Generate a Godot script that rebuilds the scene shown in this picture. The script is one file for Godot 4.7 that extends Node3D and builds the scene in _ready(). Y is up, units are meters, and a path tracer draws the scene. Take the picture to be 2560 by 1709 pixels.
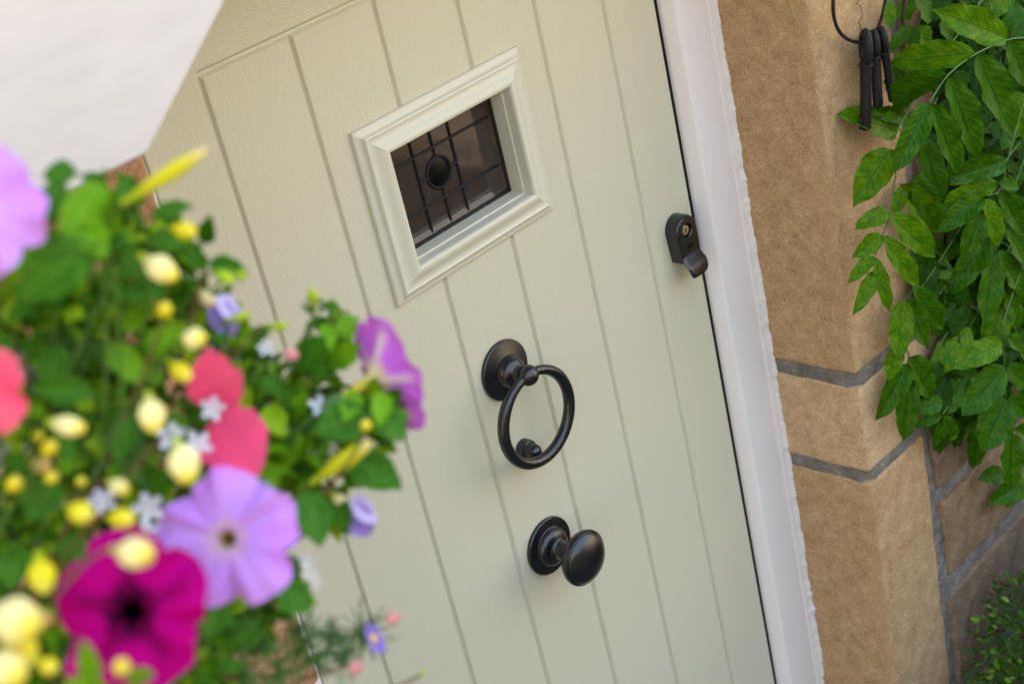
extends Node3D
# A sage green plank door in a sandstone surround, seen past a hanging basket; y up, metres.

const OY := 1.734          # height of the door's own origin above the ground
const DOOR_L := -0.172
const DOOR_R := 0.678
const LINES := [-0.0779, 0.0525, 0.182, 0.3118, 0.4425, 0.5723]   # grooves between the planks
const PANEL_TOP := 0.1003
const PANEL_BOTTOM := -1.56
const DOOR_TOP := 0.163
const DOOR_BOTTOM := -1.70
const WALL_Z := 0.183
const REVEAL_R := 0.78
const REVEAL_L := -0.2755

const FRONDS := [
	[[1.157, 1.446, 0.324, 1.109, 1.459, 0.324, 1.061, 1.473, 0.324, 0.9671, 1.486, 0.324, 0.8885, 1.484, 0.324, 0.8364, 1.465, 0.324],
		[[1.05, 1.479, 0.33, 0.9345, 1.562, 0.2841, 0.0463, 0.058],
		[0.9554, 1.493, 0.33, 0.9169, 1.486, 0.207, 0.0415, -0.24],
		[0.877, 1.49, 0.33, 0.8926, 1.423, 0.207, 0.039, 0.012],
		[0.9612, 1.487, 0.33, 0.984, 1.353, 0.3711, 0.0503, 0.32],
		[0.881, 1.485, 0.33, 0.8928, 1.354, 0.3668, 0.0425, -0.15],
		[1.057, 1.473, 0.33, 1.079, 1.391, 0.348, 0.0428, -0.13],
		[0.8221, 1.47, 0.33, 0.7354, 1.4, 0.3191, 0.0361, 0.19],
		[0.8292, 1.466, 0.33, 0.8534, 1.344, 0.3599, 0.0353, -0.29]]],
	[[0.9053, 1.411, 0.239, 0.8871, 1.385, 0.239, 0.8378, 1.286, 0.239, 0.8112, 1.26, 0.239, 0.7856, 1.239, 0.239],
		[[0.9224, 1.374, 0.212, 0.8082, 1.453, 0.206, 0.0455, 0.091],
		[0.8499, 1.381, 0.245, 0.7597, 1.334, 0.2339, 0.0459, -0.2],
		[0.8257, 1.293, 0.245, 0.7616, 1.295, 0.2295, 0.0268, 0.22],
		[0.8282, 1.289, 0.245, 0.8795, 1.197, 0.29, 0.0375, -0.28],
		[0.7993, 1.267, 0.245, 0.7456, 1.254, 0.2311, 0.0267, -0.25],
		[0.8034, 1.263, 0.245, 0.835, 1.168, 0.285, 0.0303, -0.16],
		[0.7724, 1.246, 0.245, 0.7171, 1.228, 0.2354, 0.0195, -0.21],
		[0.7762, 1.242, 0.245, 0.7669, 1.157, 0.2678, 0.0205, 0.047],
		[0.769, 1.222, 0.245, 0.7106, 1.181, 0.246, 0.0232, -0.23]]],
	[[1.19, 1.271, 0.256, 1.157, 1.234, 0.256, 1.128, 1.196, 0.256, 1.074, 1.208, 0.256],
		[[1.142, 1.237, 0.262, 1.003, 1.26, 0.2191, 0.0368, 0.33],
		[1.11, 1.219, 0.262, 0.9816, 1.212, 0.2141, 0.0328, -0.091],
		[1.063, 1.212, 0.262, 0.9686, 1.191, 0.2314, 0.0344, 0.25],
		[1.068, 1.207, 0.262, 1.075, 1.121, 0.2816, 0.0364, 0.24],
		[1.051, 1.192, 0.262, 1, 1.12, 0.2555, 0.0354, 0.031],
		[1.119, 1.2, 0.262, 1.139, 1.114, 0.2904, 0.0369, -0.092],
		[1.115, 1.214, 0.262, 1.149, 1.194, 0.2803, 0.0213, 0.016]]],
	[[1.171, 1.139, 0.239, 1.147, 1.112, 0.239, 1.125, 1.082, 0.239, 1.123, 1.059, 0.239],
		[[1.115, 1.128, 0.245, 0.9931, 1.062, 0.2243, 0.0424, -0.26],
		[1.112, 1.087, 0.245, 1.047, 0.9818, 0.2563, 0.0457, -0.074],
		[1.12, 1.085, 0.245, 1.172, 0.9789, 0.2726, 0.0438, 0.17],
		[1.16, 1.111, 0.245, 1.171, 1.028, 0.2764, 0.038, -0.075],
		[1.131, 0.9973, 0.245, 1.071, 0.919, 0.2444, 0.0486, -0.28],
		[1.136, 1.032, 0.245, 1.136, 0.9298, 0.2676, 0.0403, 0.17]]],
	[[0.9584, 1.115, 0.216, 0.9158, 1.117, 0.216, 0.8898, 1.11, 0.216],
		[[0.8709, 1.12, 0.222, 0.8251, 1.038, 0.2333, 0.0385, 0.22],
		[0.8872, 1.114, 0.222, 0.8954, 1.024, 0.2434, 0.0358, -0.11],
		[0.9004, 1.128, 0.222, 0.9476, 1.03, 0.2515, 0.0378, 0.083]]],
	[[0.9115, 1.04, 0.21, 0.8877, 1.01, 0.21, 0.8783, 0.9892, 0.21],
		[[0.8527, 1.047, 0.216, 0.8185, 1.002, 0.2144, 0.0303, -0.077],
		[0.8727, 1.004, 0.216, 0.7963, 0.9371, 0.2011, 0.0374, 0.0088],
		[0.8719, 0.9811, 0.216, 0.8315, 0.88, 0.2219, 0.0357, -0.21],
		[0.8782, 1.014, 0.216, 0.9138, 0.9167, 0.2374, 0.0442, -0.15]]],
	[[1.087, 0.9998, 0.226, 1.05, 0.9751, 0.226, 1.041, 0.9107, 0.226, 0.9415, 0.8738, 0.226],
		[[1.038, 0.9864, 0.232, 0.9368, 0.9426, 0.2134, 0.0458, 0.31],
		[1.031, 0.9194, 0.232, 0.9469, 0.8657, 0.2243, 0.0453, 0.27],
		[0.9346, 0.9059, 0.232, 0.8816, 0.9093, 0.2171, 0.0296, 0.27],
		[0.9282, 0.8806, 0.232, 0.8812, 0.8801, 0.2099, 0.0168, 0.19],
		[0.9226, 0.8704, 0.232, 0.9069, 0.8234, 0.2243, 0.0139, -0.31],
		[0.9347, 0.8746, 0.232, 0.9524, 0.8234, 0.2405, 0.0228, 0.12]]],
	[[1.1, 0.9866, 0.264, 1.087, 0.9496, 0.264, 1.08, 0.8948, 0.264, 1.078, 0.837, 0.264, 1.085, 0.765, 0.264],
		[[1.071, 0.946, 0.27, 0.9639, 0.955, 0.2436, 0.04, -0.13],
		[1.07, 0.9039, 0.27, 0.9643, 0.8617, 0.2493, 0.0524, 0.2],
		[1.065, 0.8454, 0.27, 0.9913, 0.7781, 0.2621, 0.059, 0.26],
		[1.085, 0.9494, 0.27, 1.137, 0.8838, 0.2834, 0.0381, -0.11],
		[1.079, 0.8978, 0.27, 1.123, 0.8369, 0.2956, 0.0384, 0.11],
		[1.075, 0.8401, 0.27, 1.12, 0.7874, 0.2938, 0.0367, 0.044],
		[1.075, 0.7705, 0.27, 1.036, 0.6775, 0.283, 0.0454, 0.081],
		[1.085, 0.7735, 0.27, 1.138, 0.7239, 0.2805, 0.031, 0.026]]],
	[[1.081, 0.8591, 0.206, 1.074, 0.8165, 0.206, 1.078, 0.7668, 0.206],
		[[1.053, 0.8298, 0.212, 1.052, 0.7408, 0.206, 0.0392, -0.076],
		[1.069, 0.7784, 0.212, 1.056, 0.6834, 0.206, 0.0355, 0.26],
		[0.9993, 0.8625, 0.212, 1.027, 0.799, 0.206, 0.0264, -0.27],
		[0.9853, 0.8269, 0.212, 0.9705, 0.7924, 0.206, 0.0346, -0.082]]],
	[[1.233, 0.6099, 0.219, 1.193, 0.6138, 0.219, 1.166, 0.6124, 0.219],
		[[1.117, 0.6517, 0.225, 1.064, 0.6668, 0.2072, 0.0301, 0.11],
		[1.169, 0.5944, 0.225, 1.089, 0.6002, 0.2108, 0.0394, -0.046],
		[1.18, 0.6056, 0.225, 1.132, 0.5638, 0.2146, 0.0373, 0.27]]],
	[[1.017, 1.568, 0.219, 0.9939, 1.554, 0.219, 0.974, 1.52, 0.219],
		[[0.954, 1.571, 0.225, 0.9639, 1.533, 0.2282, 0.0325, 0.081],
		[0.9842, 1.558, 0.225, 1.019, 1.516, 0.2353, 0.0373, 0.087],
		[0.9772, 1.521, 0.225, 0.9602, 1.493, 0.224, 0.0214, 0.15],
		[0.9647, 1.525, 0.225, 0.9113, 1.503, 0.2173, 0.0178, 0.12],
		[0.9201, 1.58, 0.225, 0.9058, 1.543, 0.2311, 0.0174, 0.14],
		[0.9932, 1.517, 0.225, 0.996, 1.478, 0.2329, 0.0269, 0.3],
		[1.045, 1.502, 0.225, 1.089, 1.457, 0.2352, 0.0401, 0.25]]],
	[[1.338, 1.447, 0.234, 1.298, 1.449, 0.234, 1.254, 1.47, 0.234],
		[[1.243, 1.476, 0.24, 1.181, 1.459, 0.2194, 0.0316, -0.21],
		[1.27, 1.448, 0.24, 1.212, 1.432, 0.2351, 0.0261, -0.2],
		[1.291, 1.429, 0.24, 1.238, 1.407, 0.2377, 0.0351, 0.21]]],
	[[1.353, 1.288, 0.216, 1.296, 1.297, 0.216, 1.252, 1.27, 0.216],
		[[1.258, 1.309, 0.222, 1.255, 1.225, 0.2418, 0.0417, 0.043],
		[1.241, 1.275, 0.222, 1.175, 1.238, 0.2225, 0.0518, 0.29],
		[1.281, 1.242, 0.222, 1.228, 1.204, 0.2106, 0.0323, -0.25],
		[1.301, 1.183, 0.222, 1.226, 1.159, 0.2185, 0.0451, 0.014]]],
	[[1.072, 1.396, 0.209, 1.018, 1.367, 0.209, 0.9515, 1.385, 0.209],
		[[0.9452, 1.388, 0.215, 0.8693, 1.429, 0.2061, 0.0237, 0.17],
		[0.9874, 1.338, 0.215, 0.9806, 1.239, 0.2446, 0.0372, -0.0048],
		[0.9156, 1.288, 0.215, 0.884, 1.257, 0.216, 0.0221, 0.16],
		[0.9508, 1.292, 0.215, 0.972, 1.185, 0.2361, 0.0446, 0.35],
		[1.099, 1.405, 0.215, 1.091, 1.378, 0.2287, 0.0302, -0.19],
		[0.9233, 1.479, 0.215, 0.935, 1.446, 0.2217, 0.0285, -0.027]]],
	[[1.051, 1.172, 0.199, 1.01, 1.15, 0.199, 0.9907, 1.127, 0.199],
		[[0.926, 1.289, 0.205, 0.9779, 1.182, 0.2334, 0.0435, 0.31],
		[1.091, 1.142, 0.205, 1.021, 1.11, 0.2113, 0.0267, 0.16],
		[0.9808, 1.131, 0.205, 1.016, 1.096, 0.2273, 0.0367, 0.09],
		[1.067, 1.022, 0.205, 1.032, 0.9676, 0.2041, 0.0402, 0.08],
		[1.044, 1.07, 0.205, 0.9998, 1.061, 0.21, 0.0258, -0.18],
		[0.9755, 1.102, 0.205, 1.004, 1.049, 0.2126, 0.0388, -0.18],
		[1.121, 0.9929, 0.205, 1.082, 0.9576, 0.2078, 0.0409, 0.065],
		[0.9844, 1.03, 0.205, 0.9911, 0.9902, 0.2099, 0.0354, -0.12]]]
]
const PETUNIAS := [
	["lilac", -0.6461, 1.839, 0.7859, -0.6587, 0.5771, 0.4827, 0.0399, 0.35],
	["magenta", -0.7201, 1.851, 0.8092, -0.5718, 0.5383, 0.6191, 0.0411, 0.2],
	["lilac", -0.6928, 2.05, 0.7546, -0.5058, 0.5173, 0.6903, 0.0331, 0.9],
	["coral", -0.7248, 1.968, 0.7507, -0.4355, 0.4915, 0.7542, 0.0251, 0.3],
	["mauve", -0.4689, 1.825, 0.7123, 0.9919, -0.006, 0.1266, 0.0393, 0.55]
]
const CORAL_PETALS := [
	[-0.5761, 1.859, 0.6999, -0.5725, 1.899, 0.707, 0.0302, 611],
	[-0.577, 1.858, 0.6998, -0.589, 1.836, 0.7411, 0.0423, 612],
	[-0.5745, 1.857, 0.6956, -0.5595, 1.88, 0.708, 0.018, 613]
]
const BUDS := [
	[-0.5947, 2.024, 0.7604, -0.6188, 2.012, 0.737, 0.0551, 0.00823, 1],
	[-0.5872, 1.988, 0.7464, -0.5957, 1.993, 0.7253, 0.0175, 0.00943, 1],
	[-0.6141, 1.981, 0.7574, -0.6158, 1.989, 0.7398, 0.027, 0.0136, 0],
	[-0.555, 1.94, 0.7173, -0.5546, 1.943, 0.705, 0.0177, 0.0077, 2],
	[-0.544, 1.935, 0.7155, -0.5443, 1.935, 0.7045, 0.013, 0.00584, 2],
	[-0.6132, 1.953, 0.7467, -0.6138, 1.945, 0.7414, 0.0126, 0.00853, 1],
	[-0.6145, 1.941, 0.7681, -0.616, 1.94, 0.7573, 0.019, 0.0115, 0],
	[-0.6224, 1.924, 0.7576, -0.6217, 1.929, 0.7449, 0.0193, 0.00988, 1],
	[-0.655, 1.921, 0.7759, -0.6486, 1.927, 0.767, 0.0255, 0.0139, 0],
	[-0.6979, 1.937, 0.7722, -0.7024, 1.939, 0.7569, 0.0229, 0.01, 0],
	[-0.702, 1.92, 0.7503, -0.7058, 1.912, 0.7418, 0.0138, 0.0077, 1],
	[-0.7014, 1.905, 0.7313, -0.7029, 1.905, 0.7197, 0.0147, 0.00921, 4],
	[-0.6956, 1.918, 0.7274, -0.6972, 1.912, 0.7198, 0.00881, 0.00614, 1],
	[-0.668, 1.91, 0.8158, -0.6625, 1.916, 0.8065, 0.0274, 0.0154, 0],
	[-0.68, 1.887, 0.7615, -0.6802, 1.889, 0.7495, 0.017, 0.00921, 0],
	[-0.7136, 1.899, 0.7838, -0.7139, 1.899, 0.7726, 0.0212, 0.0113, 1],
	[-0.7052, 1.897, 0.8074, -0.7072, 1.896, 0.7959, 0.0204, 0.00988, 1],
	[-0.7427, 1.882, 0.7845, -0.7365, 1.889, 0.7749, 0.0232, 0.0136, 1],
	[-0.7384, 1.922, 0.8803, -0.7401, 1.921, 0.8686, 0.0267, 0.0136, 0],
	[-0.7889, 1.913, 0.8566, -0.7908, 1.915, 0.8433, 0.0305, 0.02, 0],
	[-0.7868, 1.891, 0.8432, -0.7839, 1.896, 0.8327, 0.0226, 0.015, 1],
	[-0.8014, 1.896, 0.8571, -0.8024, 1.899, 0.844, 0.0268, 0.0173, 0],
	[-0.7704, 1.859, 0.8193, -0.7708, 1.859, 0.8091, 0.0138, 0.0087, 1],
	[-0.7677, 1.885, 0.8934, -0.7687, 1.877, 0.8879, 0.0107, 0.00727, 1],
	[-0.7422, 1.846, 0.7641, -0.7354, 1.839, 0.7638, 0.0172, 0.00984, 4],
	[-0.5348, 1.81, 0.7465, -0.5532, 1.798, 0.728, 0.0477, 0.0107, 1],
	[-0.4856, 1.887, 0.6942, -0.4856, 1.876, 0.6912, 0.0154, 0.00681, 2],
	[-0.5354, 1.881, 0.7288, -0.5345, 1.879, 0.7203, 0.012, 0.00845, 3],
	[-0.5253, 1.835, 0.7673, -0.525, 1.827, 0.7628, 0.01, 0.00696, 1],
	[-0.5602, 1.918, 0.727, -0.5648, 1.915, 0.7148, 0.0193, 0.00529, 2],
	[-0.715, 1.899, 0.723, -0.7178, 1.893, 0.7143, 0.0147, 0.00877, 1],
	[-0.7008, 1.898, 0.7361, -0.7021, 1.893, 0.7281, 0.0118, 0.00701, 1],
	[-0.6914, 1.893, 0.7477, -0.6916, 1.886, 0.7417, 0.00705, 0.00526, 1],
	[-0.535, 1.694, 0.7482, -0.5373, 1.691, 0.7381, 0.0129, 0.00855, 3],
	[-0.5649, 1.672, 0.7368, -0.5646, 1.669, 0.7285, 0.0158, 0.00962, 3],
	[-0.5336, 1.653, 0.7613, -0.536, 1.646, 0.7537, 0.00579, 0.00378, 2],
	[-0.543, 1.905, 0.736, -0.5456, 1.903, 0.7243, 0.0196, 0.00535, 2]
]
const WHITE_FLOWERS := [
	[-0.6645, 1.862, 0.7548, -0.5395, 0.5284, 0.6555, 0.00833],
	[-0.5912, 1.874, 0.7218, -0.4193, 0.5827, 0.6962, 0.00719],
	[-0.6792, 1.861, 0.7723, -0.0933, 0.75, 0.6548, 0.00678],
	[-0.5107, 1.826, 0.705, -0.198, 0.7371, 0.6462, 0.00702],
	[-0.5262, 1.873, 0.6904, -0.4193, 0.5827, 0.6962, 0.00529],
	[-0.576, 1.755, 0.7391, 0.1629, 0.1774, 0.9706, 0.00681],
	[-0.615, 1.867, 0.735, -0.1369, 0.7049, 0.6959, 0.00849],
	[-0.5777, 1.853, 0.7025, -0.5883, 0.444, 0.6759, 0.00436],
	[-0.6793, 1.87, 0.7364, -0.1073, 0.8176, 0.5657, 0.00764],
	[-0.6306, 1.883, 0.7407, -0.432, 0.8115, 0.3936, 0.0083],
	[-0.6401, 1.911, 0.6544, -0.0824, 0.4153, 0.9059, 0.00546],
	[-0.6492, 1.933, 0.6327, -0.3995, 0.4771, 0.7828, 0.0057],
	[-0.5697, 1.756, 0.7294, 0.1073, 0.3737, 0.9213, 0.00529],
	[-0.5766, 1.748, 0.7429, -0.0607, 0.0587, 0.9964, 0.00471],
	[-0.544, 1.83, 0.6878, -0.1202, 0.6161, 0.7784, 0.00481],
	[-0.5233, 1.805, 0.6782, -0.2556, 0.4129, 0.8742, 0.00496],
	[-0.5286, 1.764, 0.7001, -0.1018, 0.518, 0.8493, 0.00413]
]
const BASKET_LEAVES := [
	[-0.6451, 2.009, 0.7607, -0.6859, 1.995, 0.7427, 0.0376, -0.2513, 0.7368, 0.6277, 0],
	[-0.6304, 2.032, 0.7253, -0.6564, 2.019, 0.7251, 0.0198, -0.1043, 0.8046, 0.5846, 0],
	[-0.6165, 2.03, 0.7133, -0.6301, 2.034, 0.7026, 0.0192, -0.233, 0.7853, 0.5735, 0],
	[-0.6162, 2.027, 0.7379, -0.6506, 2.013, 0.7409, 0.022, -0.4646, 0.6305, 0.6218, 1],
	[-0.6363, 2.016, 0.7307, -0.6479, 2.005, 0.7703, 0.0239, -0.2512, 0.7138, 0.6537, 1],
	[-0.6196, 1.996, 0.7288, -0.6203, 2.022, 0.7306, 0.0203, -0.3411, 0.6987, 0.6289, 1],
	[-0.5796, 2.011, 0.6954, -0.6005, 2.002, 0.7145, 0.00843, -0.3821, 0.4594, 0.8018, 0],
	[-0.5716, 1.988, 0.6882, -0.5801, 2.012, 0.6878, 0.0144, -0.2268, 0.7217, 0.654, 0],
	[-0.5748, 1.986, 0.7, -0.5613, 1.988, 0.72, 0.0144, -0.2001, 0.8557, 0.4772, 0],
	[-0.5798, 1.973, 0.6956, -0.5659, 1.965, 0.7146, 0.0182, -0.0528, 0.7194, 0.6926, 0],
	[-0.5942, 1.955, 0.7018, -0.5956, 1.977, 0.6989, 0.0168, -0.1114, 0.6856, 0.7194, 0],
	[-0.5926, 1.952, 0.6842, -0.5938, 1.946, 0.7133, 0.0243, -0.1619, 0.8371, 0.5226, 0],
	[-0.5355, 1.934, 0.6749, -0.5285, 1.925, 0.6999, 0.0159, -0.2512, 0.8222, 0.5108, 0],
	[-0.5524, 1.914, 0.6831, -0.56, 1.937, 0.6919, 0.0152, -0.3067, 0.4835, 0.8199, 0],
	[-0.5528, 1.913, 0.6766, -0.5568, 1.893, 0.7002, 0.0192, -0.4195, 0.5184, 0.7452, 0],
	[-0.6079, 1.958, 0.6927, -0.6351, 1.948, 0.6972, 0.019, -0.3555, 0.8289, 0.4319, 0],
	[-0.6406, 1.953, 0.6773, -0.6629, 1.958, 0.671, 0.0213, -0.1359, 0.802, 0.5817, 0],
	[-0.6087, 1.919, 0.7019, -0.5922, 1.925, 0.7206, 0.0194, -0.2062, 0.7317, 0.6497, 1],
	[-0.6475, 1.94, 0.6804, -0.6653, 1.921, 0.6985, 0.0213, -0.2465, 0.6054, 0.7568, 0],
	[-0.654, 1.919, 0.7211, -0.6806, 1.934, 0.7073, 0.0174, -0.5169, 0.6436, 0.5645, 0],
	[-0.6257, 1.93, 0.6982, -0.624, 1.908, 0.7178, 0.0192, -0.2464, 0.6724, 0.6979, 1],
	[-0.604, 1.926, 0.695, -0.6104, 1.949, 0.6955, 0.017, -0.5389, 0.5504, 0.6377, 1],
	[-0.6398, 1.895, 0.7206, -0.6616, 1.883, 0.7327, 0.0166, -0.4575, 0.606, 0.6507, 0],
	[-0.6961, 1.882, 0.6931, -0.7026, 1.903, 0.6957, 0.0187, -0.3827, 0.6519, 0.6547, 0],
	[-0.6422, 1.869, 0.7135, -0.6659, 1.862, 0.7178, 0.0192, -0.2948, 0.7034, 0.6468, 1],
	[-0.6459, 1.842, 0.712, -0.6372, 1.864, 0.7377, 0.0218, -0.2805, 0.5471, 0.7887, 0],
	[-0.5447, 1.85, 0.6809, -0.5521, 1.867, 0.6723, 0.0185, -0.2281, 0.7523, 0.6181, 1],
	[-0.5483, 1.858, 0.6806, -0.563, 1.847, 0.7028, 0.0183, -0.2963, 0.7823, 0.5479, 2],
	[-0.5379, 1.838, 0.6891, -0.5458, 1.826, 0.7105, 0.0185, -0.3535, 0.3765, 0.8563, 2],
	[-0.5023, 1.842, 0.6826, -0.4906, 1.864, 0.6999, 0.0273, -0.5008, 0.6676, 0.551, 0],
	[-0.4847, 1.827, 0.6862, -0.4934, 1.86, 0.684, 0.0262, -0.3151, 0.5564, 0.7688, 0],
	[-0.4826, 1.836, 0.6874, -0.4728, 1.85, 0.7079, 0.0193, -0.3935, 0.5698, 0.7214, 1],
	[-0.4568, 1.86, 0.6852, -0.4684, 1.847, 0.689, 0.0167, -0.3087, 0.3625, 0.8793, 1],
	[-0.4704, 1.859, 0.6765, -0.4865, 1.853, 0.6989, 0.0138, -0.3219, 0.4839, 0.8138, 1],
	[-0.5026, 1.824, 0.7429, -0.5352, 1.829, 0.7286, 0.0314, -0.2955, 0.7304, 0.6158, 0],
	[-0.495, 1.832, 0.7251, -0.5207, 1.831, 0.7415, 0.0159, -0.2335, 0.5813, 0.7795, 1],
	[-0.4901, 1.833, 0.7447, -0.514, 1.83, 0.7654, 0.0157, -0.2846, 0.5835, 0.7606, 1],
	[-0.5033, 1.83, 0.7497, -0.5017, 1.812, 0.7689, 0.0249, -0.139, 0.4764, 0.8682, 0],
	[-0.5099, 1.793, 0.7139, -0.5008, 1.773, 0.7508, 0.0324, -0.1065, 0.6695, 0.7351, 0],
	[-0.5568, 1.801, 0.7339, -0.5754, 1.781, 0.761, 0.0256, -0.3103, 0.5364, 0.7848, 0],
	[-0.5331, 1.773, 0.7194, -0.5438, 1.768, 0.7463, 0.0214, -0.4066, 0.5417, 0.7357, 0],
	[-0.5992, 1.762, 0.7425, -0.5954, 1.747, 0.7622, 0.0269, -0.1382, 0.6001, 0.7879, 0],
	[-0.5811, 1.759, 0.7104, -0.5829, 1.75, 0.7382, 0.0236, -0.1907, 0.6854, 0.7028, 0],
	[-0.5483, 1.801, 0.7068, -0.5538, 1.823, 0.7063, 0.0212, -0.1748, 0.7482, 0.64, 1],
	[-0.5803, 1.826, 0.7149, -0.5758, 1.818, 0.739, 0.0231, -0.4624, 0.6769, 0.5728, 1],
	[-0.4725, 1.874, 0.6654, -0.4688, 1.873, 0.6868, 0.00606, -0.1142, 0.5979, 0.7934, 0],
	[-0.4753, 1.867, 0.6748, -0.4845, 1.879, 0.6774, 0.00551, -0.3983, 0.6055, 0.689, 0],
	[-0.4672, 1.862, 0.6674, -0.4668, 1.873, 0.6867, 0.00551, -0.3203, 0.7462, 0.5836, 0],
	[-0.72, 1.859, 0.7079, -0.7373, 1.846, 0.719, 0.0255, -0.6821, 0.49, 0.5428, 0],
	[-0.6994, 1.856, 0.7216, -0.71, 1.845, 0.7527, 0.0206, -0.2412, 0.7197, 0.6511, 0],
	[-0.6952, 1.857, 0.7442, -0.7113, 1.848, 0.7529, 0.0158, -0.4627, 0.4335, 0.7733, 0],
	[-0.6722, 1.89, 0.7142, -0.6846, 1.905, 0.7125, 0.0164, -0.3247, 0.8307, 0.4522, 0],
	[-0.6462, 1.799, 0.711, -0.6485, 1.798, 0.7392, 0.0149, -0.17, 0.7129, 0.6803, 1],
	[-0.6292, 1.763, 0.7214, -0.6512, 1.758, 0.735, 0.0228, -0.2822, 0.6103, 0.7402, 0],
	[-0.6065, 1.732, 0.7165, -0.6338, 1.726, 0.7177, 0.0209, -0.4305, 0.4874, 0.7597, 0],
	[-0.6477, 1.999, 0.6838, -0.6563, 1.985, 0.7102, 0.0206, -0.4116, 0.6761, 0.6111, 1],
	[-0.7703, 1.866, 0.8643, -0.7692, 1.891, 0.869, 0.0116, -0.2708, 0.7089, 0.6513, 1],
	[-0.7545, 1.852, 0.8592, -0.7516, 1.864, 0.8829, 0.0137, -0.2891, 0.8554, 0.4298, 1],
	[-0.7607, 1.845, 0.8493, -0.7786, 1.863, 0.8475, 0.0179, -0.3655, 0.8387, 0.4038, 1],
	[-0.6477, 1.953, 0.6614, -0.6614, 1.966, 0.6654, 0.024, -0.2873, 0.7516, 0.5938, 0],
	[-0.6316, 1.914, 0.6752, -0.636, 1.939, 0.6747, 0.0146, -0.4494, 0.5394, 0.7121, 1],
	[-0.6127, 1.831, 0.7251, -0.6183, 1.845, 0.7231, 0.0174, -0.3912, 0.7464, 0.5385, 1],
	[-0.5233, 1.838, 0.6844, -0.5261, 1.851, 0.6758, 0.0162, -0.1462, 0.8337, 0.5324, 0],
	[-0.5085, 1.819, 0.6802, -0.5221, 1.837, 0.6823, 0.0218, -0.4004, 0.6312, 0.6643, 0],
	[-0.6843, 1.878, 0.7029, -0.7104, 1.87, 0.7088, 0.0258, -0.3287, 0.6641, 0.6716, 0],
	[-0.5349, 1.945, 0.6755, -0.5385, 1.966, 0.6953, 0.0127, -0.2884, 0.5884, 0.7554, 0],
	[-0.5496, 1.937, 0.6911, -0.5539, 1.956, 0.6891, 0.0125, -0.4365, 0.513, 0.7392, 0]
]
const FOLIAGE_CLUMPS := [
	[-0.6212, 1.996, 0.6745, 0.0284],
	[-0.6397, 1.971, 0.6601, 0.0288],
	[-0.6152, 1.968, 0.6834, 0.0288],
	[-0.5789, 1.965, 0.6723, 0.0174],
	[-0.5707, 1.938, 0.6677, 0.0254],
	[-0.6426, 1.925, 0.6434, 0.0347],
	[-0.6173, 1.922, 0.6674, 0.0347],
	[-0.5753, 1.906, 0.67, 0.0282],
	[-0.5469, 1.908, 0.6638, 0.0183],
	[-0.6622, 1.881, 0.6554, 0.0347],
	[-0.6318, 1.884, 0.68, 0.0322],
	[-0.6018, 1.876, 0.6816, 0.033],
	[-0.552, 1.861, 0.6604, 0.0241],
	[-0.5234, 1.858, 0.658, 0.0191],
	[-0.4955, 1.821, 0.6474, 0.0227],
	[-0.4762, 1.806, 0.6591, 0.0229],
	[-0.5281, 1.812, 0.6694, 0.0303],
	[-0.504, 1.79, 0.6755, 0.0253],
	[-0.5717, 1.806, 0.6945, 0.0291],
	[-0.5361, 1.772, 0.6883, 0.0248],
	[-0.4809, 1.788, 0.6967, 0.0169],
	[-0.6896, 1.851, 0.6804, 0.0315],
	[-0.6512, 1.847, 0.6871, 0.0298],
	[-0.6196, 1.827, 0.698, 0.0279],
	[-0.7182, 1.823, 0.6892, 0.0288],
	[-0.6918, 1.822, 0.6975, 0.0243],
	[-0.7427, 1.803, 0.7253, 0.0301],
	[-0.6262, 1.747, 0.7007, 0.0209],
	[-0.6054, 1.716, 0.6945, 0.0216],
	[-0.5805, 1.726, 0.6949, 0.0191],
	[-0.6555, 1.728, 0.717, 0.0205],
	[-0.468, 1.835, 0.6618, 0.0114],
	[-0.452, 1.839, 0.6584, 0.0143],
	[-0.4741, 1.809, 0.7184, 0.0124],
	[-0.4919, 1.771, 0.698, 0.0126],
	[-0.5186, 1.746, 0.6917, 0.0112],
	[-0.5934, 1.995, 0.6845, 0.0132],
	[-0.553, 1.953, 0.6733, 0.0101],
	[-0.5366, 1.892, 0.6687, 0.0106],
	[-0.6556, 1.959, 0.669, 0.0213],
	[-0.6382, 1.96, 0.6831, 0.019],
	[-0.6187, 1.948, 0.6857, 0.0193],
	[-0.6733, 1.902, 0.6688, 0.0193],
	[-0.6545, 1.882, 0.6908, 0.0194],
	[-0.7114, 1.854, 0.6896, 0.019],
	[-0.6961, 1.842, 0.7031, 0.0167],
	[-0.6119, 1.909, 0.688, 0.0173],
	[-0.6289, 1.908, 0.6812, 0.0172],
	[-0.6275, 1.869, 0.7009, 0.0148],
	[-0.6922, 1.866, 0.6758, 0.0145],
	[-0.6921, 1.819, 0.7142, 0.0144],
	[-0.5607, 1.827, 0.6904, 0.0159],
	[-0.5518, 1.807, 0.6963, 0.016],
	[-0.5283, 1.793, 0.6965, 0.0164],
	[-0.5799, 1.847, 0.69, 0.013],
	[-0.6494, 1.999, 0.6774, 0.0139]
]
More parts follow.
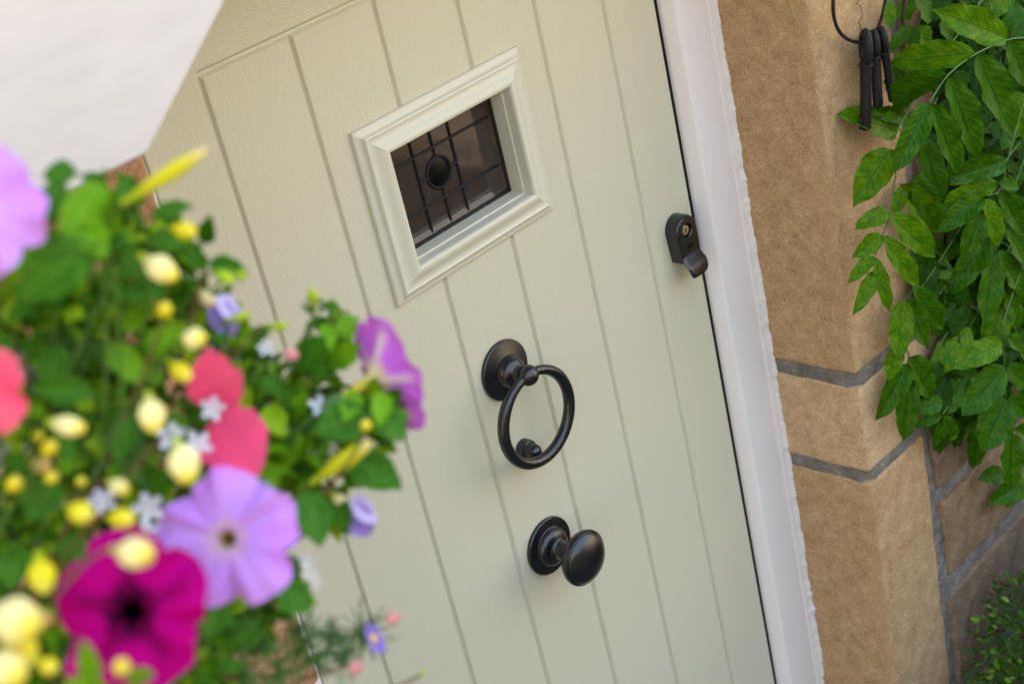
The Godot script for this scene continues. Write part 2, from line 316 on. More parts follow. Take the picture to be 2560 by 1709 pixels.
const FEATHERY := [
	[-0.6288, 1.734, 0.7067],
	[-0.6071, 1.71, 0.7117],
	[-0.6292, 1.71, 0.722],
	[-0.5768, 1.696, 0.7034],
	[-0.5701, 1.665, 0.6999],
	[-0.6047, 1.686, 0.7151],
	[-0.577, 1.687, 0.7087],
	[-0.6508, 1.737, 0.7152],
	[-0.5506, 1.671, 0.6979],
	[-0.5502, 1.659, 0.7059],
	[-0.6372, 1.933, 0.6869],
	[-0.6488, 1.883, 0.7096],
	[-0.6495, 1.872, 0.7169],
	[-0.5361, 1.669, 0.7116],
	[-0.6323, 1.939, 0.6874],
	[-0.6498, 1.873, 0.7007]
]

var M := {}
var used := {}
var rng := RandomNumberGenerator.new()
var noise := FastNoiseLite.new()

# ------------------------------------------------------------------ mesh building
class MB:
	var v := PackedVector3Array()
	var uv := PackedVector2Array()
	var c := PackedColorArray()
	var i := PackedInt32Array()
	var use_color := false

	func add(p: Vector3, t := Vector2.ZERO, col := Color.WHITE) -> int:
		v.append(p); uv.append(t); c.append(col)
		return v.size() - 1

	func tri(a: int, b: int, d: int) -> void:
		i.append(a); i.append(b); i.append(d)

	func quad(a: int, b: int, d: int, e: int) -> void:
		tri(a, b, d); tri(a, d, e)

	# rows of equal length joined into a skin
	func skin(rows: Array, closed := false, flip := false) -> void:
		var first := v.size()
		var n: int = rows[0].size()
		for r in rows.size():
			for k in n:
				add(rows[r][k], Vector2(float(k) / maxf(1, n - 1), float(r) / maxf(1, rows.size() - 1)))
		var last := n if closed else n - 1
		for r in rows.size() - 1:
			for k in last:
				var a := first + r * n + k
				var b := first + r * n + (k + 1) % n
				if flip:
					quad(a, a + n, b + n, b)
				else:
					quad(a, b, b + n, a + n)

	func fan(ring: Array, flip := false) -> void:
		var mid := Vector3.ZERO
		for p in ring:
			mid += p
		var m := add(mid / ring.size(), Vector2(0.5, 0.5))
		var first := v.size()
		for p in ring:
			add(p)
		for k in ring.size():
			var a := first + k
			var b := first + (k + 1) % ring.size()
			if flip:
				tri(m, b, a)
			else:
				tri(m, a, b)

	func box(lo: Vector3, hi: Vector3) -> void:
		var p := []
		for k in 8:
			p.append(Vector3(hi.x if k & 1 else lo.x, hi.y if k & 2 else lo.y, hi.z if k & 4 else lo.z))
		for f in [[0, 1, 3, 2], [5, 4, 6, 7], [4, 0, 2, 6], [1, 5, 7, 3], [4, 5, 1, 0], [2, 3, 7, 6]]:
			var q := []
			for k in f:
				q.append(add(p[k]))
			quad(q[0], q[1], q[2], q[3])

	func commit(sharp := 0.0) -> ArrayMesh:
		var arrays := []
		arrays.resize(Mesh.ARRAY_MAX)
		var faces := i.size() / 3
		var fn := PackedVector3Array()
		fn.resize(faces)
		for f in faces:
			fn[f] = (v[i[f * 3 + 2]] - v[i[f * 3]]).cross(v[i[f * 3 + 1]] - v[i[f * 3]])
		if sharp <= 0.0:
			var n := PackedVector3Array()
			n.resize(v.size())
			for f in faces:
				for k in 3:
					n[i[f * 3 + k]] += fn[f]
			for k in n.size():
				n[k] = n[k].normalized() if n[k].length_squared() > 1e-24 else Vector3.UP
			arrays[Mesh.ARRAY_VERTEX] = v
			arrays[Mesh.ARRAY_NORMAL] = n
			arrays[Mesh.ARRAY_TEX_UV] = uv
			if use_color:
				arrays[Mesh.ARRAY_COLOR] = c
			arrays[Mesh.ARRAY_INDEX] = i
		else:
			var limit := cos(deg_to_rad(sharp))
			var at := {}
			for f in faces:
				for k in 3:
					var key := (v[i[f * 3 + k]] * 20000.0).round()
					if not at.has(key):
						at[key] = []
					at[key].append(f)
			var nv := PackedVector3Array()
			var nn := PackedVector3Array()
			var nu := PackedVector2Array()
			var nc := PackedColorArray()
			for f in faces:
				var own := fn[f].normalized()
				for k in 3:
					var s := Vector3.ZERO
					for g in at[(v[i[f * 3 + k]] * 20000.0).round()]:
						if fn[g].normalized().dot(own) > limit:
							s += fn[g]
					nv.append(v[i[f * 3 + k]])
					nn.append(s.normalized() if s.length_squared() > 1e-24 else Vector3.UP)
					nu.append(uv[i[f * 3 + k]])
					nc.append(c[i[f * 3 + k]])
			arrays[Mesh.ARRAY_VERTEX] = nv
			arrays[Mesh.ARRAY_NORMAL] = nn
			arrays[Mesh.ARRAY_TEX_UV] = nu
			if use_color:
				arrays[Mesh.ARRAY_COLOR] = nc
		var mesh := ArrayMesh.new()
		mesh.add_surface_from_arrays(Mesh.PRIMITIVE_TRIANGLES, arrays)
		return mesh


func ring_of(center: Vector3, a: Vector3, b: Vector3, r: float, n: int) -> Array:
	var out := []
	for k in n:
		var t := TAU * k / n
		out.append(center + (a * cos(t) + b * sin(t)) * r)
	return out


# profile of (radius, height) turned round `axis` at `at`
func lathe(b: MB, at: Vector3, axis: Vector3, profile: Array, n := 40) -> void:
	var x := axis.cross(Vector3.UP if absf(axis.y) < 0.9 else Vector3.RIGHT).normalized()
	var y := axis.cross(x)
	var rows := []
	for p in profile:
		rows.append(ring_of(at + axis * p.y, x, y, maxf(p.x, 1e-5), n))
	b.skin(rows, true)


func tube(b: MB, pts: Array, radii: Array, n := 8, caps := true) -> void:
	var rows := []
	var x := Vector3.ZERO
	for k in pts.size():
		var d: Vector3 = (pts[mini(k + 1, pts.size() - 1)] - pts[maxi(k - 1, 0)]).normalized()
		if k == 0:
			x = d.cross(Vector3.UP if absf(d.y) < 0.9 else Vector3.RIGHT).normalized()
		x = (x - d * x.dot(d)).normalized()
		rows.append(ring_of(pts[k], x, d.cross(x), radii[mini(k, radii.size() - 1)], n))
	b.skin(rows, true)
	if caps:
		b.fan(rows[0], true)
		b.fan(rows[-1])


func curve(pts: Array, n: int) -> Array:
	var out := []
	for s in pts.size() - 1:
		var a: Vector3 = pts[maxi(s - 1, 0)]
		var b: Vector3 = pts[s]
		var c: Vector3 = pts[s + 1]
		var d: Vector3 = pts[mini(s + 2, pts.size() - 1)]
		for k in n:
			out.append(b.cubic_interpolate(c, a, d, float(k) / n))
	out.append(pts[-1])
	return out


# a block with rounded, slightly uneven faces
func rough_block(lo: Vector3, hi: Vector3, cell: float, r: float, amp: float, freq: float, seed_: int) -> ArrayMesh:
	var b := MB.new()
	noise.seed = seed_
	noise.frequency = freq
	var lines := []
	for k in 3:
		var a: float = lo[k]
		var z: float = hi[k]
		var n := maxi(2, int((z - a - 2.0 * r) / cell))
		var l := [a, a + r * 0.3, a + r]
		for m in range(1, n):
			l.append(lerpf(a + r, z - r, float(m) / n))
		l.append_array([z - r, z - r * 0.3, z])
		lines.append(l)
	for f in 6:
		var k := f / 2
		var u := (k + 1) % 3
		var w := (k + 2) % 3
		var rows := []
		for q in lines[w]:
			var row := []
			for p in lines[u]:
				var at := Vector3.ZERO
				at[k] = hi[k] if f % 2 else lo[k]
				at[u] = p
				at[w] = q
				var inner := at.clamp(lo + Vector3.ONE * r, hi - Vector3.ONE * r)
				var out := (at - inner).normalized()
				var place := inner + out * r
				row.append(place + out * (noise.get_noise_3dv(place) * amp))
			rows.append(row)
		b.skin(rows, false, f % 2 == 0)
	return b.commit(50.0)


# an outline of (x, z) drawn out along y, or (y, z) along x
func drawn(outline: Array, from: float, to: float, along_x := false, parts := 1) -> MB:
	var b := MB.new()
	var rows := []
	for s in parts + 1:
		var t := lerpf(from, to, float(s) / parts)
		var row := []
		for p in outline:
			row.append(Vector3(t, p.x, p.y) if along_x else Vector3(p.x, t, p.y))
		rows.append(row)
	b.skin(rows, true, along_x)
	b.fan(rows[0], not along_x)
	b.fan(rows[-1], along_x)
	return b


# ------------------------------------------------------------------ naming
func numbered(called: String) -> String:
	used[called] = used.get(called, -1) + 1
	return called if used[called] == 0 else "%s_%03d" % [called, used[called]]


func tag(o: Node, label: String, category: String, group := "") -> void:
	o.set_meta("label", label)
	o.set_meta("category", category)
	if group:
		o.set_meta("group", group)


func thing(called: String, label: String, category: String, at := Vector3.ZERO, group := "") -> Node3D:
	var o := Node3D.new()
	o.name = numbered(called)
	add_child(o)
	o.position = at
	tag(o, label, category, group)
	return o


# one named mesh under its thing; mesh coordinates are the world's, shifted to the thing's place
func part(called: String, mesh: Mesh, m: Material, parent: Node3D, own := false) -> MeshInstance3D:
	var o := MeshInstance3D.new()
	o.name = called
	o.mesh = mesh
	o.material_override = m
	parent.add_child(o, true)
	if not own:
		var shift := Vector3.ZERO
		var p: Node = parent
		while p is Node3D and p != self:
			shift += p.position
			p = p.get_parent()
		o.position = -shift
	return o


func structure(called: String, mesh: Mesh, m: Material) -> MeshInstance3D:
	var o := MeshInstance3D.new()
	o.name = numbered(called)
	o.mesh = mesh
	o.material_override = m
	add_child(o)
	o.set_meta("kind", "structure")
	return o


# ------------------------------------------------------------------ materials
func lin(r: float, g: float, b: float) -> Color:
	return Color(r, g, b).linear_to_srgb()


func mat(called: String, color: Color, rough := 0.6, spec := 0.5) -> StandardMaterial3D:
	var m := StandardMaterial3D.new()
	m.resource_name = called
	m.albedo_color = color
	m.roughness = rough
	m.metallic_specular = spec
	M[called] = m
	return m


func world_mapped(m: StandardMaterial3D, scale_: Vector3, sharp := 6.0) -> void:
	m.uv1_triplanar = true
	m.uv1_world_triplanar = true
	m.uv1_triplanar_sharpness = sharp
	m.uv1_scale = scale_


func field(seed_: int, freq: float, octaves := 3, size := 512, kind := FastNoiseLite.TYPE_SIMPLEX_SMOOTH) -> Image:
	var n := FastNoiseLite.new()
	n.seed = seed_
	n.frequency = freq
	n.noise_type = kind
	n.fractal_octaves = octaves
	return n.get_seamless_image(size, size, false, false, 0.12, true)


func bump(m: StandardMaterial3D, im: Image, depth_cm: float) -> void:
	m.heightmap_enabled = true
	m.heightmap_texture = ImageTexture.create_from_image(im)
	m.heightmap_scale = depth_cm


# colours picked by two noise fields: a fine grain and broad patches
func mottled(size: int, fine: Image, broad: Image, ramp: Array, patch: float, speck := 0.0, speck_color := Color.BLACK, seed_ := 1) -> ImageTexture:
	var g := Gradient.new()
	var offs := PackedFloat32Array()
	var cols := PackedColorArray()
	for k in ramp.size():
		offs.append(float(k) / (ramp.size() - 1))
		cols.append(ramp[k])
	g.offsets = offs
	g.colors = cols
	var f := fine.get_data()
	var w := broad.get_data()
	var r := RandomNumberGenerator.new()
	r.seed = seed_
	var table := []
	for k in 256:
		table.append(g.sample(k / 255.0))
	var out := PackedByteArray()
	out.resize(size * size * 3)
	for k in size * size:
		var t := clampi(int(f[k] * (1.0 - patch) + w[k] * patch + r.randf_range(-20.0, 20.0)), 0, 255)
		var col: Color = table[t]
		if speck > 0.0 and r.randf() < speck:
			col = col.lerp(speck_color, 0.55)
		out[k * 3] = col.r8
		out[k * 3 + 1] = col.g8
		out[k * 3 + 2] = col.b8
	return ImageTexture.create_from_image(Image.create_from_data(size, size, false, Image.FORMAT_RGB8, out))


# blade colour with a pale midrib and side veins; u across, v from base to tip
func leaf_texture(blade: Color, blade2: Color, vein: Color, seed_: int, pairs: int, contrast: float) -> ImageTexture:
	var w := 96
	var h := 192
	var im := Image.create(w, h, false, Image.FORMAT_RGB8)
	var n := FastNoiseLite.new()
	n.seed = seed_
	n.frequency = 0.03
	for y in h:
		for x in w:
			var u := absf((x + 0.5) / w - 0.5) * 2.0
			var v := (y + 0.5) / h
			var t := n.get_noise_2d(x, y * 0.7) * 0.9 + 0.5
			var col := blade.lerp(blade2, clampf(t, 0, 1))
			var s := fposmod((v - u * 0.22) * pairs + n.get_noise_2d(x * 0.4, y) * 0.25, 1.0)
			var side := smoothstep(0.16, 0.0, minf(s, 1.0 - s)) * 0.55
			var rib := smoothstep(0.07, 0.02, u)
			im.set_pixel(x, y, col.lerp(vein, maxf(side, rib) * contrast))
	return ImageTexture.create_from_image(im)


# height of a quilted blade: sunk midrib and side veins
func vein_relief(seed_: int, pairs: int) -> Image:
	var w := 64
	var h := 192
	var im := Image.create(w, h, false, Image.FORMAT_L8)
	var n := FastNoiseLite.new()
	n.seed = seed_
	n.frequency = 0.03
	for y in h:
		for x in w:
			var u := absf((x + 0.5) / w - 0.5) * 2.0
			var v := (y + 0.5) / h
			var s := fposmod((v - u * 0.22) * pairs + n.get_noise_2d(x * 0.6, y) * 0.25, 1.0)
			var t := 0.35 + 0.6 * sin(PI * s) * (1.0 - 0.5 * u) * smoothstep(0.0, 0.25, u)
			im.set_pixel(x, y, Color(t, t, t))
	return im


func make_materials() -> void:
	# paint on the embossed door skin
	var grain := field(11, 0.11, 3, 1024)
	var paint := mat("sage_paint", lin(0.59, 0.575, 0.43), 0.42, 0.5)
	world_mapped(paint, Vector3(3.3, 0.42, 3.3))
	bump(paint, grain, 0.065)
	var across := mat("sage_paint_across", lin(0.59, 0.575, 0.43), 0.42, 0.5)
	world_mapped(across, Vector3(0.42, 3.3, 3.3))
	bump(across, grain, 0.065)
	var moulded := mat("sage_moulding", lin(0.62, 0.62, 0.49), 0.36, 0.5)
	world_mapped(moulded, Vector3(4, 4, 4))
	bump(moulded, field(12, 0.05, 2, 256), 0.008)

	var fine := field(21, 0.19, 2, 768, FastNoiseLite.TYPE_VALUE)
	var broad := field(22, 0.012, 4, 768)
	var blotch := field(23, 0.02, 4, 512)
	# sandstone of the quoins; plant shade is put into the grey and brown walling
	for k in 5:
		var shades: Array = [
			[lin(0.20, 0.125, 0.055), lin(0.385, 0.25, 0.122), lin(0.49, 0.335, 0.180), lin(0.63, 0.48, 0.31)],
			[lin(0.27, 0.175, 0.085), lin(0.46, 0.31, 0.165), lin(0.57, 0.405, 0.235), lin(0.70, 0.55, 0.38)],
			[lin(0.06, 0.042, 0.028), lin(0.15, 0.105, 0.066), lin(0.23, 0.16, 0.102), lin(0.33, 0.24, 0.15)],
			[lin(0.14, 0.06, 0.03), lin(0.33, 0.17, 0.09), lin(0.46, 0.27, 0.15), lin(0.56, 0.40, 0.26)],
			[lin(0.08, 0.05, 0.027), lin(0.20, 0.13, 0.07), lin(0.28, 0.19, 0.11), lin(0.38, 0.27, 0.17)]][k]
		var s := mat(["sandstone", "pale_sandstone", "shaded_grey_sandstone", "orange_sandstone", "shaded_brown_sandstone"][k], Color.WHITE, 0.92, 0.3)
		s.albedo_texture = mottled(768, fine, broad, shades, 0.40, 0.06, lin(0.07, 0.045, 0.03), 31 + k)
		world_mapped(s, Vector3.ONE * 2.6, 8.0)
		s.uv1_offset = Vector3(0.13, 0.37, 0.71) * k
		bump(s, fine, 0.07)
	var mortar := mat("mortar", Color.WHITE, 0.95, 0.2)
	mortar.albedo_texture = mottled(512, field(41, 0.14, 3), blotch, [lin(0.060, 0.055, 0.047), lin(0.140, 0.129, 0.112), lin(0.215, 0.20, 0.175), lin(0.36, 0.335, 0.295)], 0.55, 0.02, lin(0.10, 0.07, 0.05), 41)
	world_mapped(mortar, Vector3.ONE * 2.3)
	bump(mortar, field(42, 0.06, 4, 512), 0.22)

	var upvc := mat("white_frame", lin(0.83, 0.795, 0.775), 0.32)
	var mastic := mat("mastic", lin(0.80, 0.77, 0.73), 0.6)
	world_mapped(mastic, Vector3.ONE * 6)
	bump(mastic, field(52, 0.05, 3, 256), 0.06)
	mat("black_rubber", lin(0.008, 0.008, 0.008), 0.7, 0.3)
	var board := mat("white_board", Color.WHITE, 0.5)
	board.albedo_texture = mottled(512, field(53, 0.03, 2), blotch, [lin(0.53, 0.50, 0.475), lin(0.575, 0.545, 0.52), lin(0.61, 0.58, 0.555)], 0.5, 0.0, Color.BLACK, 53)
	world_mapped(board, Vector3(1.1, 3.0, 1.1))

	mat("warm_bounce_timber", lin(0.30, 0.17, 0.075), 0.6)  # unseen boarding, coloured warm to bounce warm light onto the door top
	# hammered black powder coat
	var iron := mat("black_coating", lin(0.0035, 0.0045, 0.0065), 0.25, 0.60)
	world_mapped(iron, Vector3.ONE * 9.0, 2.0)
	bump(iron, field(61, 0.07, 2, 512), 0.035)
	var old := mat("old_iron", lin(0.010, 0.009, 0.009), 0.62, 0.4)
	world_mapped(old, Vector3.ONE * 8.0, 2.0)
	bump(old, field(62, 0.06, 3, 512), 0.12)
	var brass := mat("lock_metal", lin(0.78, 0.72, 0.62), 0.3)
	brass.metallic = 1.0
	mat("dark_slot", lin(0.004, 0.004, 0.004), 0.6)
	mat("lead", lin(0.007, 0.007, 0.008), 0.5, 0.35)
	mat("dark_gasket", lin(0.008, 0.008, 0.009), 0.4, 0.5)
	var pane := mat("glass", Color(lin(0.085, 0.062, 0.052), 0.5), 0.05)  # brown in the pane colour stands in for the reflection on it
	pane.transparency = BaseMaterial3D.TRANSPARENCY_ALPHA
	mat("roundel_glass", lin(0.002, 0.002, 0.002), 0.35, 0.25)
	mat("hall_plaster", lin(0.06, 0.05, 0.045), 0.9)
	var slate := mat("slate", Color.WHITE, 0.7)
	slate.albedo_texture = mottled(256, field(71, 0.06, 3, 256), field(72, 0.02, 3, 256), [lin(0.04, 0.045, 0.055), lin(0.09, 0.095, 0.105), lin(0.14, 0.14, 0.15)], 0.4, 0.0, Color.BLACK, 71)
	world_mapped(slate, Vector3.ONE * 2)

	var gravel := mat("gravel", Color.WHITE, 0.95, 0.2)
	gravel.albedo_texture = mottled(768, field(81, 0.07, 2, 768, FastNoiseLite.TYPE_CELLULAR), broad, [lin(0.07, 0.05, 0.033), lin(0.17, 0.13, 0.09), lin(0.28, 0.22, 0.16), lin(0.38, 0.32, 0.25)], 0.3, 0.03, lin(0.05, 0.04, 0.03), 81)
	world_mapped(gravel, Vector3.ONE * 1.1)
	bump(gravel, field(82, 0.07, 2, 768, FastNoiseLite.TYPE_CELLULAR), 1.2)
	var flags := mat("paving", Color.WHITE, 0.85, 0.3)
	flags.albedo_texture = mottled(512, field(83, 0.12, 3), blotch, [lin(0.06, 0.052, 0.045), lin(0.13, 0.115, 0.095), lin(0.20, 0.18, 0.15)], 0.5, 0.02, lin(0.05, 0.05, 0.04), 83)
	world_mapped(flags, Vector3.ONE * 1.3)
	bump(flags, field(84, 0.08, 3), 0.2)
	mat("hedge_core", lin(0.10, 0.075, 0.05), 0.95, 0.2)
	mat("soil", lin(0.03, 0.02, 0.013), 0.95, 0.2)

	# leaves
	var k := 0
	for row in [
			["wisteria_leaf", lin(0.021, 0.082, 0.0005), lin(0.046, 0.138, 0.0008), lin(0.008, 0.038, 0.0005), 9, 0.75, 0.46],
			["wisteria_leaf_shaded", lin(0.012, 0.050, 0.0005), lin(0.024, 0.078, 0.0008), lin(0.006, 0.026, 0.0005), 9, 0.75, 0.5],  # darker copy for inner leaves; shade of the gaps put into the colour
			["wisteria_leaf_young", lin(0.040, 0.130, 0.0006), lin(0.110, 0.210, 0.001), lin(0.018, 0.075, 0.0006), 8, 0.65, 0.46],
			["petunia_leaf", lin(0.030, 0.120, 0.005), lin(0.062, 0.190, 0.008), lin(0.12, 0.27, 0.06), 6, 0.4, 0.5],
			["petunia_leaf_bright", lin(0.090, 0.260, 0.003), lin(0.165, 0.345, 0.005), lin(0.20, 0.38, 0.07), 6, 0.4, 0.5],
			["petunia_leaf_lime", lin(0.20, 0.36, 0.003), lin(0.30, 0.43, 0.005), lin(0.30, 0.48, 0.08), 5, 0.4, 0.5],
			["box_leaf", lin(0.022, 0.075, 0.005), lin(0.045, 0.12, 0.009), lin(0.10, 0.20, 0.03), 3, 0.3, 0.3],
			["box_leaf_young", lin(0.10, 0.24, 0.016), lin(0.14, 0.29, 0.02), lin(0.18, 0.32, 0.04), 3, 0.3, 0.3]]:
		var m := mat(row[0], Color.WHITE, row[6], 0.24)
		m.albedo_texture = leaf_texture(row[1], row[2], row[3], 100 + k, row[4], row[5])
		bump(m, vein_relief(100 + k, row[4]), 0.09)
		m.backlight_enabled = true
		m.backlight = Color(0.45, 0.55, 0.1)
		m.cull_mode = BaseMaterial3D.CULL_DISABLED
		k += 1
	mat("green_stem", lin(0.07, 0.15, 0.015), 0.55)
	mat("red_stem", lin(0.16, 0.07, 0.03), 0.6)
	mat("woody_stem", lin(0.05, 0.035, 0.025), 0.9)
	mat("feathery_green", lin(0.06, 0.17, 0.025), 0.6)
	var petal := mat("petal", lin(0.90, 0.90, 0.90), 0.75, 0.15)
	petal.vertex_color_use_as_albedo = true
	petal.backlight_enabled = true
	petal.backlight = Color(0.6, 0.6, 0.6)
	petal.cull_mode = BaseMaterial3D.CULL_DISABLED
	var budskin := mat("bud_skin", lin(0.92, 0.92, 0.92), 0.6, 0.3)
	budskin.vertex_color_use_as_albedo = true
	budskin.subsurf_scatter_enabled = true
	budskin.subsurf_scatter_strength = 0.05
	var coir := mat("coir", lin(0.16, 0.09, 0.045), 0.95, 0.1)
	world_mapped(coir, Vector3.ONE * 8)
	bump(coir, field(91, 0.08, 3, 256), 0.4)


# ------------------------------------------------------------------ door
func groove_depth(x: float, y: float) -> float:
	var d := 1.0
	for l in LINES:
		d = minf(d, Vector2(x - l, y - clampf(y, PANEL_BOTTOM, PANEL_TOP)).length())
	for yy in [PANEL_TOP, PANEL_BOTTOM]:
		d = minf(d, Vector2(x - clampf(x, LINES[0], LINES[5]), (y - yy) * 0.9).length())
	var t := 0.0
	if d < 0.0016:
		t = 1.0
	elif d < 0.0042:
		t = 1.0 - 0.86 * (d - 0.0016) / 0.0026
	elif d < 0.0062:
		t = 0.14 * (1.0 - (d - 0.0042) / 0.0020)
	var edge := minf(x - DOOR_L, DOOR_R - x)
	var off := 0.0
	if edge < 0.003:
		off = 0.0025 * pow(1.0 - edge / 0.003, 2.0)
	return -0.0050 * t - off


func cuts(from: float, to: float, special: Array, step: float) -> Array:
	var out := [from, to]
	for s in special:
		for o in [0.0, 0.0016, 0.0029, 0.0042, 0.0052, 0.0062]:
			for sign_ in [-1.0, 1.0]:
				out.append(s + o * sign_)
	for e in [DOOR_L, DOOR_R]:
		for o in [0.0006, 0.0015, 0.003]:
			out.append(e + o * (1.0 if e < 0 else -1.0))
	var n := maxi(1, int((to - from) / step))
	for k in n:
		out.append(lerpf(from, to, float(k) / n))
	out.sort()
	var kept := []
	for p in out:
		if p >= from - 1e-6 and p <= to + 1e-6 and (kept.is_empty() or p - kept[-1] > 1e-4):
			kept.append(p)
	return kept


# a rectangle of the door's skin with its grooves, left open where the glazing sits
func skin_piece(x0: float, x1: float, y0: float, y1: float, hole: Rect2) -> ArrayMesh:
	var b := MB.new()
	var xs := cuts(x0, x1, LINES, 0.03)
	var ys := cuts(y0, y1, [PANEL_TOP, PANEL_BOTTOM], 0.4)
	for e in [hole.position.x, hole.end.x]:
		if e > x0 and e < x1:
			xs.append(e)
	for e in [hole.position.y, hole.end.y]:
		if e > y0 and e < y1:
			ys.append(e)
	xs.sort()
	ys.sort()
	for r in ys.size():
		for q in xs.size():
			b.add(Vector3(xs[q], ys[r] + OY, groove_depth(xs[q], ys[r])), Vector2(xs[q], ys[r]))
	for r in ys.size() - 1:
		for q in xs.size() - 1:
			if hole.has_point(Vector2((xs[q] + xs[q + 1]) / 2, (ys[r] + ys[r + 1]) / 2)):
				continue
			var a := r * xs.size() + q
			b.quad(a, a + xs.size(), a + xs.size() + 1, a + 1)
	return b.commit(28.0)


func mitred(b: MB, profile: Array, lo: Vector2, hi: Vector2, side: int) -> void:
	# profile: (inset from the outer edge, z)
	var a := []
	var z := []
	for p in profile:
		var l: Vector2 = lo + Vector2.ONE * p.x
		var h: Vector2 = hi - Vector2.ONE * p.x
		var corners := [Vector2(l.x, l.y), Vector2(h.x, l.y), Vector2(h.x, h.y), Vector2(l.x, h.y)]
		var s: Vector2 = corners[side]
		var e: Vector2 = corners[(side + 1) % 4]
		a.append(Vector3(s.x, s.y + OY, p.y))
		z.append(Vector3(e.x, e.y + OY, p.y))
	b.skin([a, z], false, true)


func build_door() -> void:
	var door := thing("front_door", "sage green plank front door with small leaded window and black fittings", "door", Vector3(0.253, DOOR_BOTTOM + OY, 0))
	var hole := Rect2(0.115, -0.252, 0.26, 0.196)
	part("stile", skin_piece(DOOR_L, LINES[0], DOOR_BOTTOM, DOOR_TOP, hole), M.sage_paint, door)
	part("stile", skin_piece(LINES[5], DOOR_R, DOOR_BOTTOM, DOOR_TOP, hole), M.sage_paint, door)
	part("top_rail", skin_piece(LINES[0], LINES[5], PANEL_TOP, DOOR_TOP, hole), M.sage_paint_across, door)
	part("bottom_rail", skin_piece(LINES[0], LINES[5], DOOR_BOTTOM, PANEL_BOTTOM, hole), M.sage_paint_across, door)
	for k in 5:
		part("plank", skin_piece(LINES[k], LINES[k + 1], PANEL_BOTTOM, PANEL_TOP, hole), M.sage_paint, door)
	# the slab's thickness: edges and inner face, as four bars round the glazing
	var core := MB.new()
	var ya := DOOR_BOTTOM + OY
	var yb := DOOR_TOP + OY
	core.box(Vector3(DOOR_L, ya, -0.044), Vector3(hole.position.x, yb, -0.0085))
	core.box(Vector3(hole.end.x, ya, -0.044), Vector3(DOOR_R, yb, -0.0085))
	core.box(Vector3(hole.position.x, ya, -0.044), Vector3(hole.end.x, hole.position.y + OY, -0.0085))
	core.box(Vector3(hole.position.x, hole.end.y + OY, -0.044), Vector3(hole.end.x, yb, -0.0085))
	part("slab_core", core.commit(), M.sage_moulding, door)

	# glazing
	var win := Node3D.new()
	win.name = "door_window"
	door.add_child(win)
	win.position = Vector3(0.2445, -0.155 + OY, 0) - door.position
	var lo := Vector2(0.0955, -0.2715)
	var hi := Vector2(0.3935, -0.0385)
	var profile := [Vector2(0, -0.003), Vector2(0, 0.0035), Vector2(0.0008, 0.0052), Vector2(0.0024, 0.0062), Vector2(0.006, 0.0066), Vector2(0.0092, 0.0078),
		Vector2(0.0106, 0.0098), Vector2(0.0112, 0.0118), Vector2(0.0122, 0.0127), Vector2(0.0140, 0.0130), Vector2(0.0152, 0.0124), Vector2(0.0185, 0.0118),
		Vector2(0.0225, 0.0126), Vector2(0.0265, 0.0146), Vector2(0.0305, 0.0172), Vector2(0.0345, 0.0186), Vector2(0.0378, 0.0184), Vector2(0.0398, 0.0172), Vector2(0.0408, 0.0150),
		Vector2(0.0412, 0.0110), Vector2(0.0414, 0.0020), Vector2(0.0420, 0.0008), Vector2(0.0432, 0.0002), Vector2(0.0436, -0.0020), Vector2(0.0438, -0.0220)]
	for side in 4:
		var b := MB.new()
		mitred(b, profile, lo, hi, side)
		part("moulding", b.commit(35.0), M.sage_moulding, win)
	var g := MB.new()
	for side in 4:
		mitred(g, [Vector2(0.0437, -0.0215), Vector2(0.0462, -0.0205), Vector2(0.0486, -0.0205), Vector2(0.0492, -0.0250), Vector2(0.0492, -0.030)], lo, hi, side)
	part("gasket", g.commit(35.0), M.dark_gasket, win)
	# bevelled pane
	var pane := MB.new()
	for side in 4:
		mitred(pane, [Vector2(0.0478, -0.0226), Vector2(0.0560, -0.0260), Vector2(0.0566, -0.0260)], lo, hi, side)
	var q := []
	for c in [Vector2(lo.x + 0.0566, lo.y + 0.0566), Vector2(lo.x + 0.0566, hi.y - 0.0566), Vector2(hi.x - 0.0566, hi.y - 0.0566), Vector2(hi.x - 0.0566, lo.y + 0.0566)]:
		q.append(pane.add(Vector3(c.x, c.y + OY, -0.026)))
	pane.quad(q[0], q[1], q[2], q[3])
	part("pane", pane.commit(3.0), M.glass, win)
	var z := -0.0252
	var ymid := -0.152
	for line in [
			[Vector2(0.2025, -0.084), Vector2(0.2025, -0.225)], [Vector2(0.2705, -0.084), Vector2(0.2705, -0.225)],
			[Vector2(0.143, -0.118), Vector2(0.342, -0.118)], [Vector2(0.143, -0.1865), Vector2(0.342, -0.1865)],
			[Vector2(0.2375, -0.1718), Vector2(0.2375, -0.225)], [Vector2(0.2375, -0.084), Vector2(0.2375, -0.1312)],
			[Vector2(0.2025, ymid), Vector2(0.2168, ymid)], [Vector2(0.2582, ymid), Vector2(0.2705, ymid)]]:
		var b := MB.new()
		var pts := []
		for k in 5:
			var p: Vector2 = line[0].lerp(line[1], k / 4.0)
			pts.append(Vector3(p.x, p.y + OY, z))
		tube(b, pts, [0.0019], 8)
		part("lead_came", b.commit(40.0), M.lead, win)
	var hoop := MB.new()
	var rows := []
	for k in 41:
		var t := TAU * k / 40
		var d := Vector3(cos(t), sin(t), 0)
		rows.append(ring_of(Vector3(0.2375, ymid + OY, z) + d * 0.0206, d, Vector3(0, 0, 1), 0.0022, 8))
	hoop.skin(rows, true)
	part("lead_hoop", hoop.commit(), M.lead, win)
	var dome := MB.new()
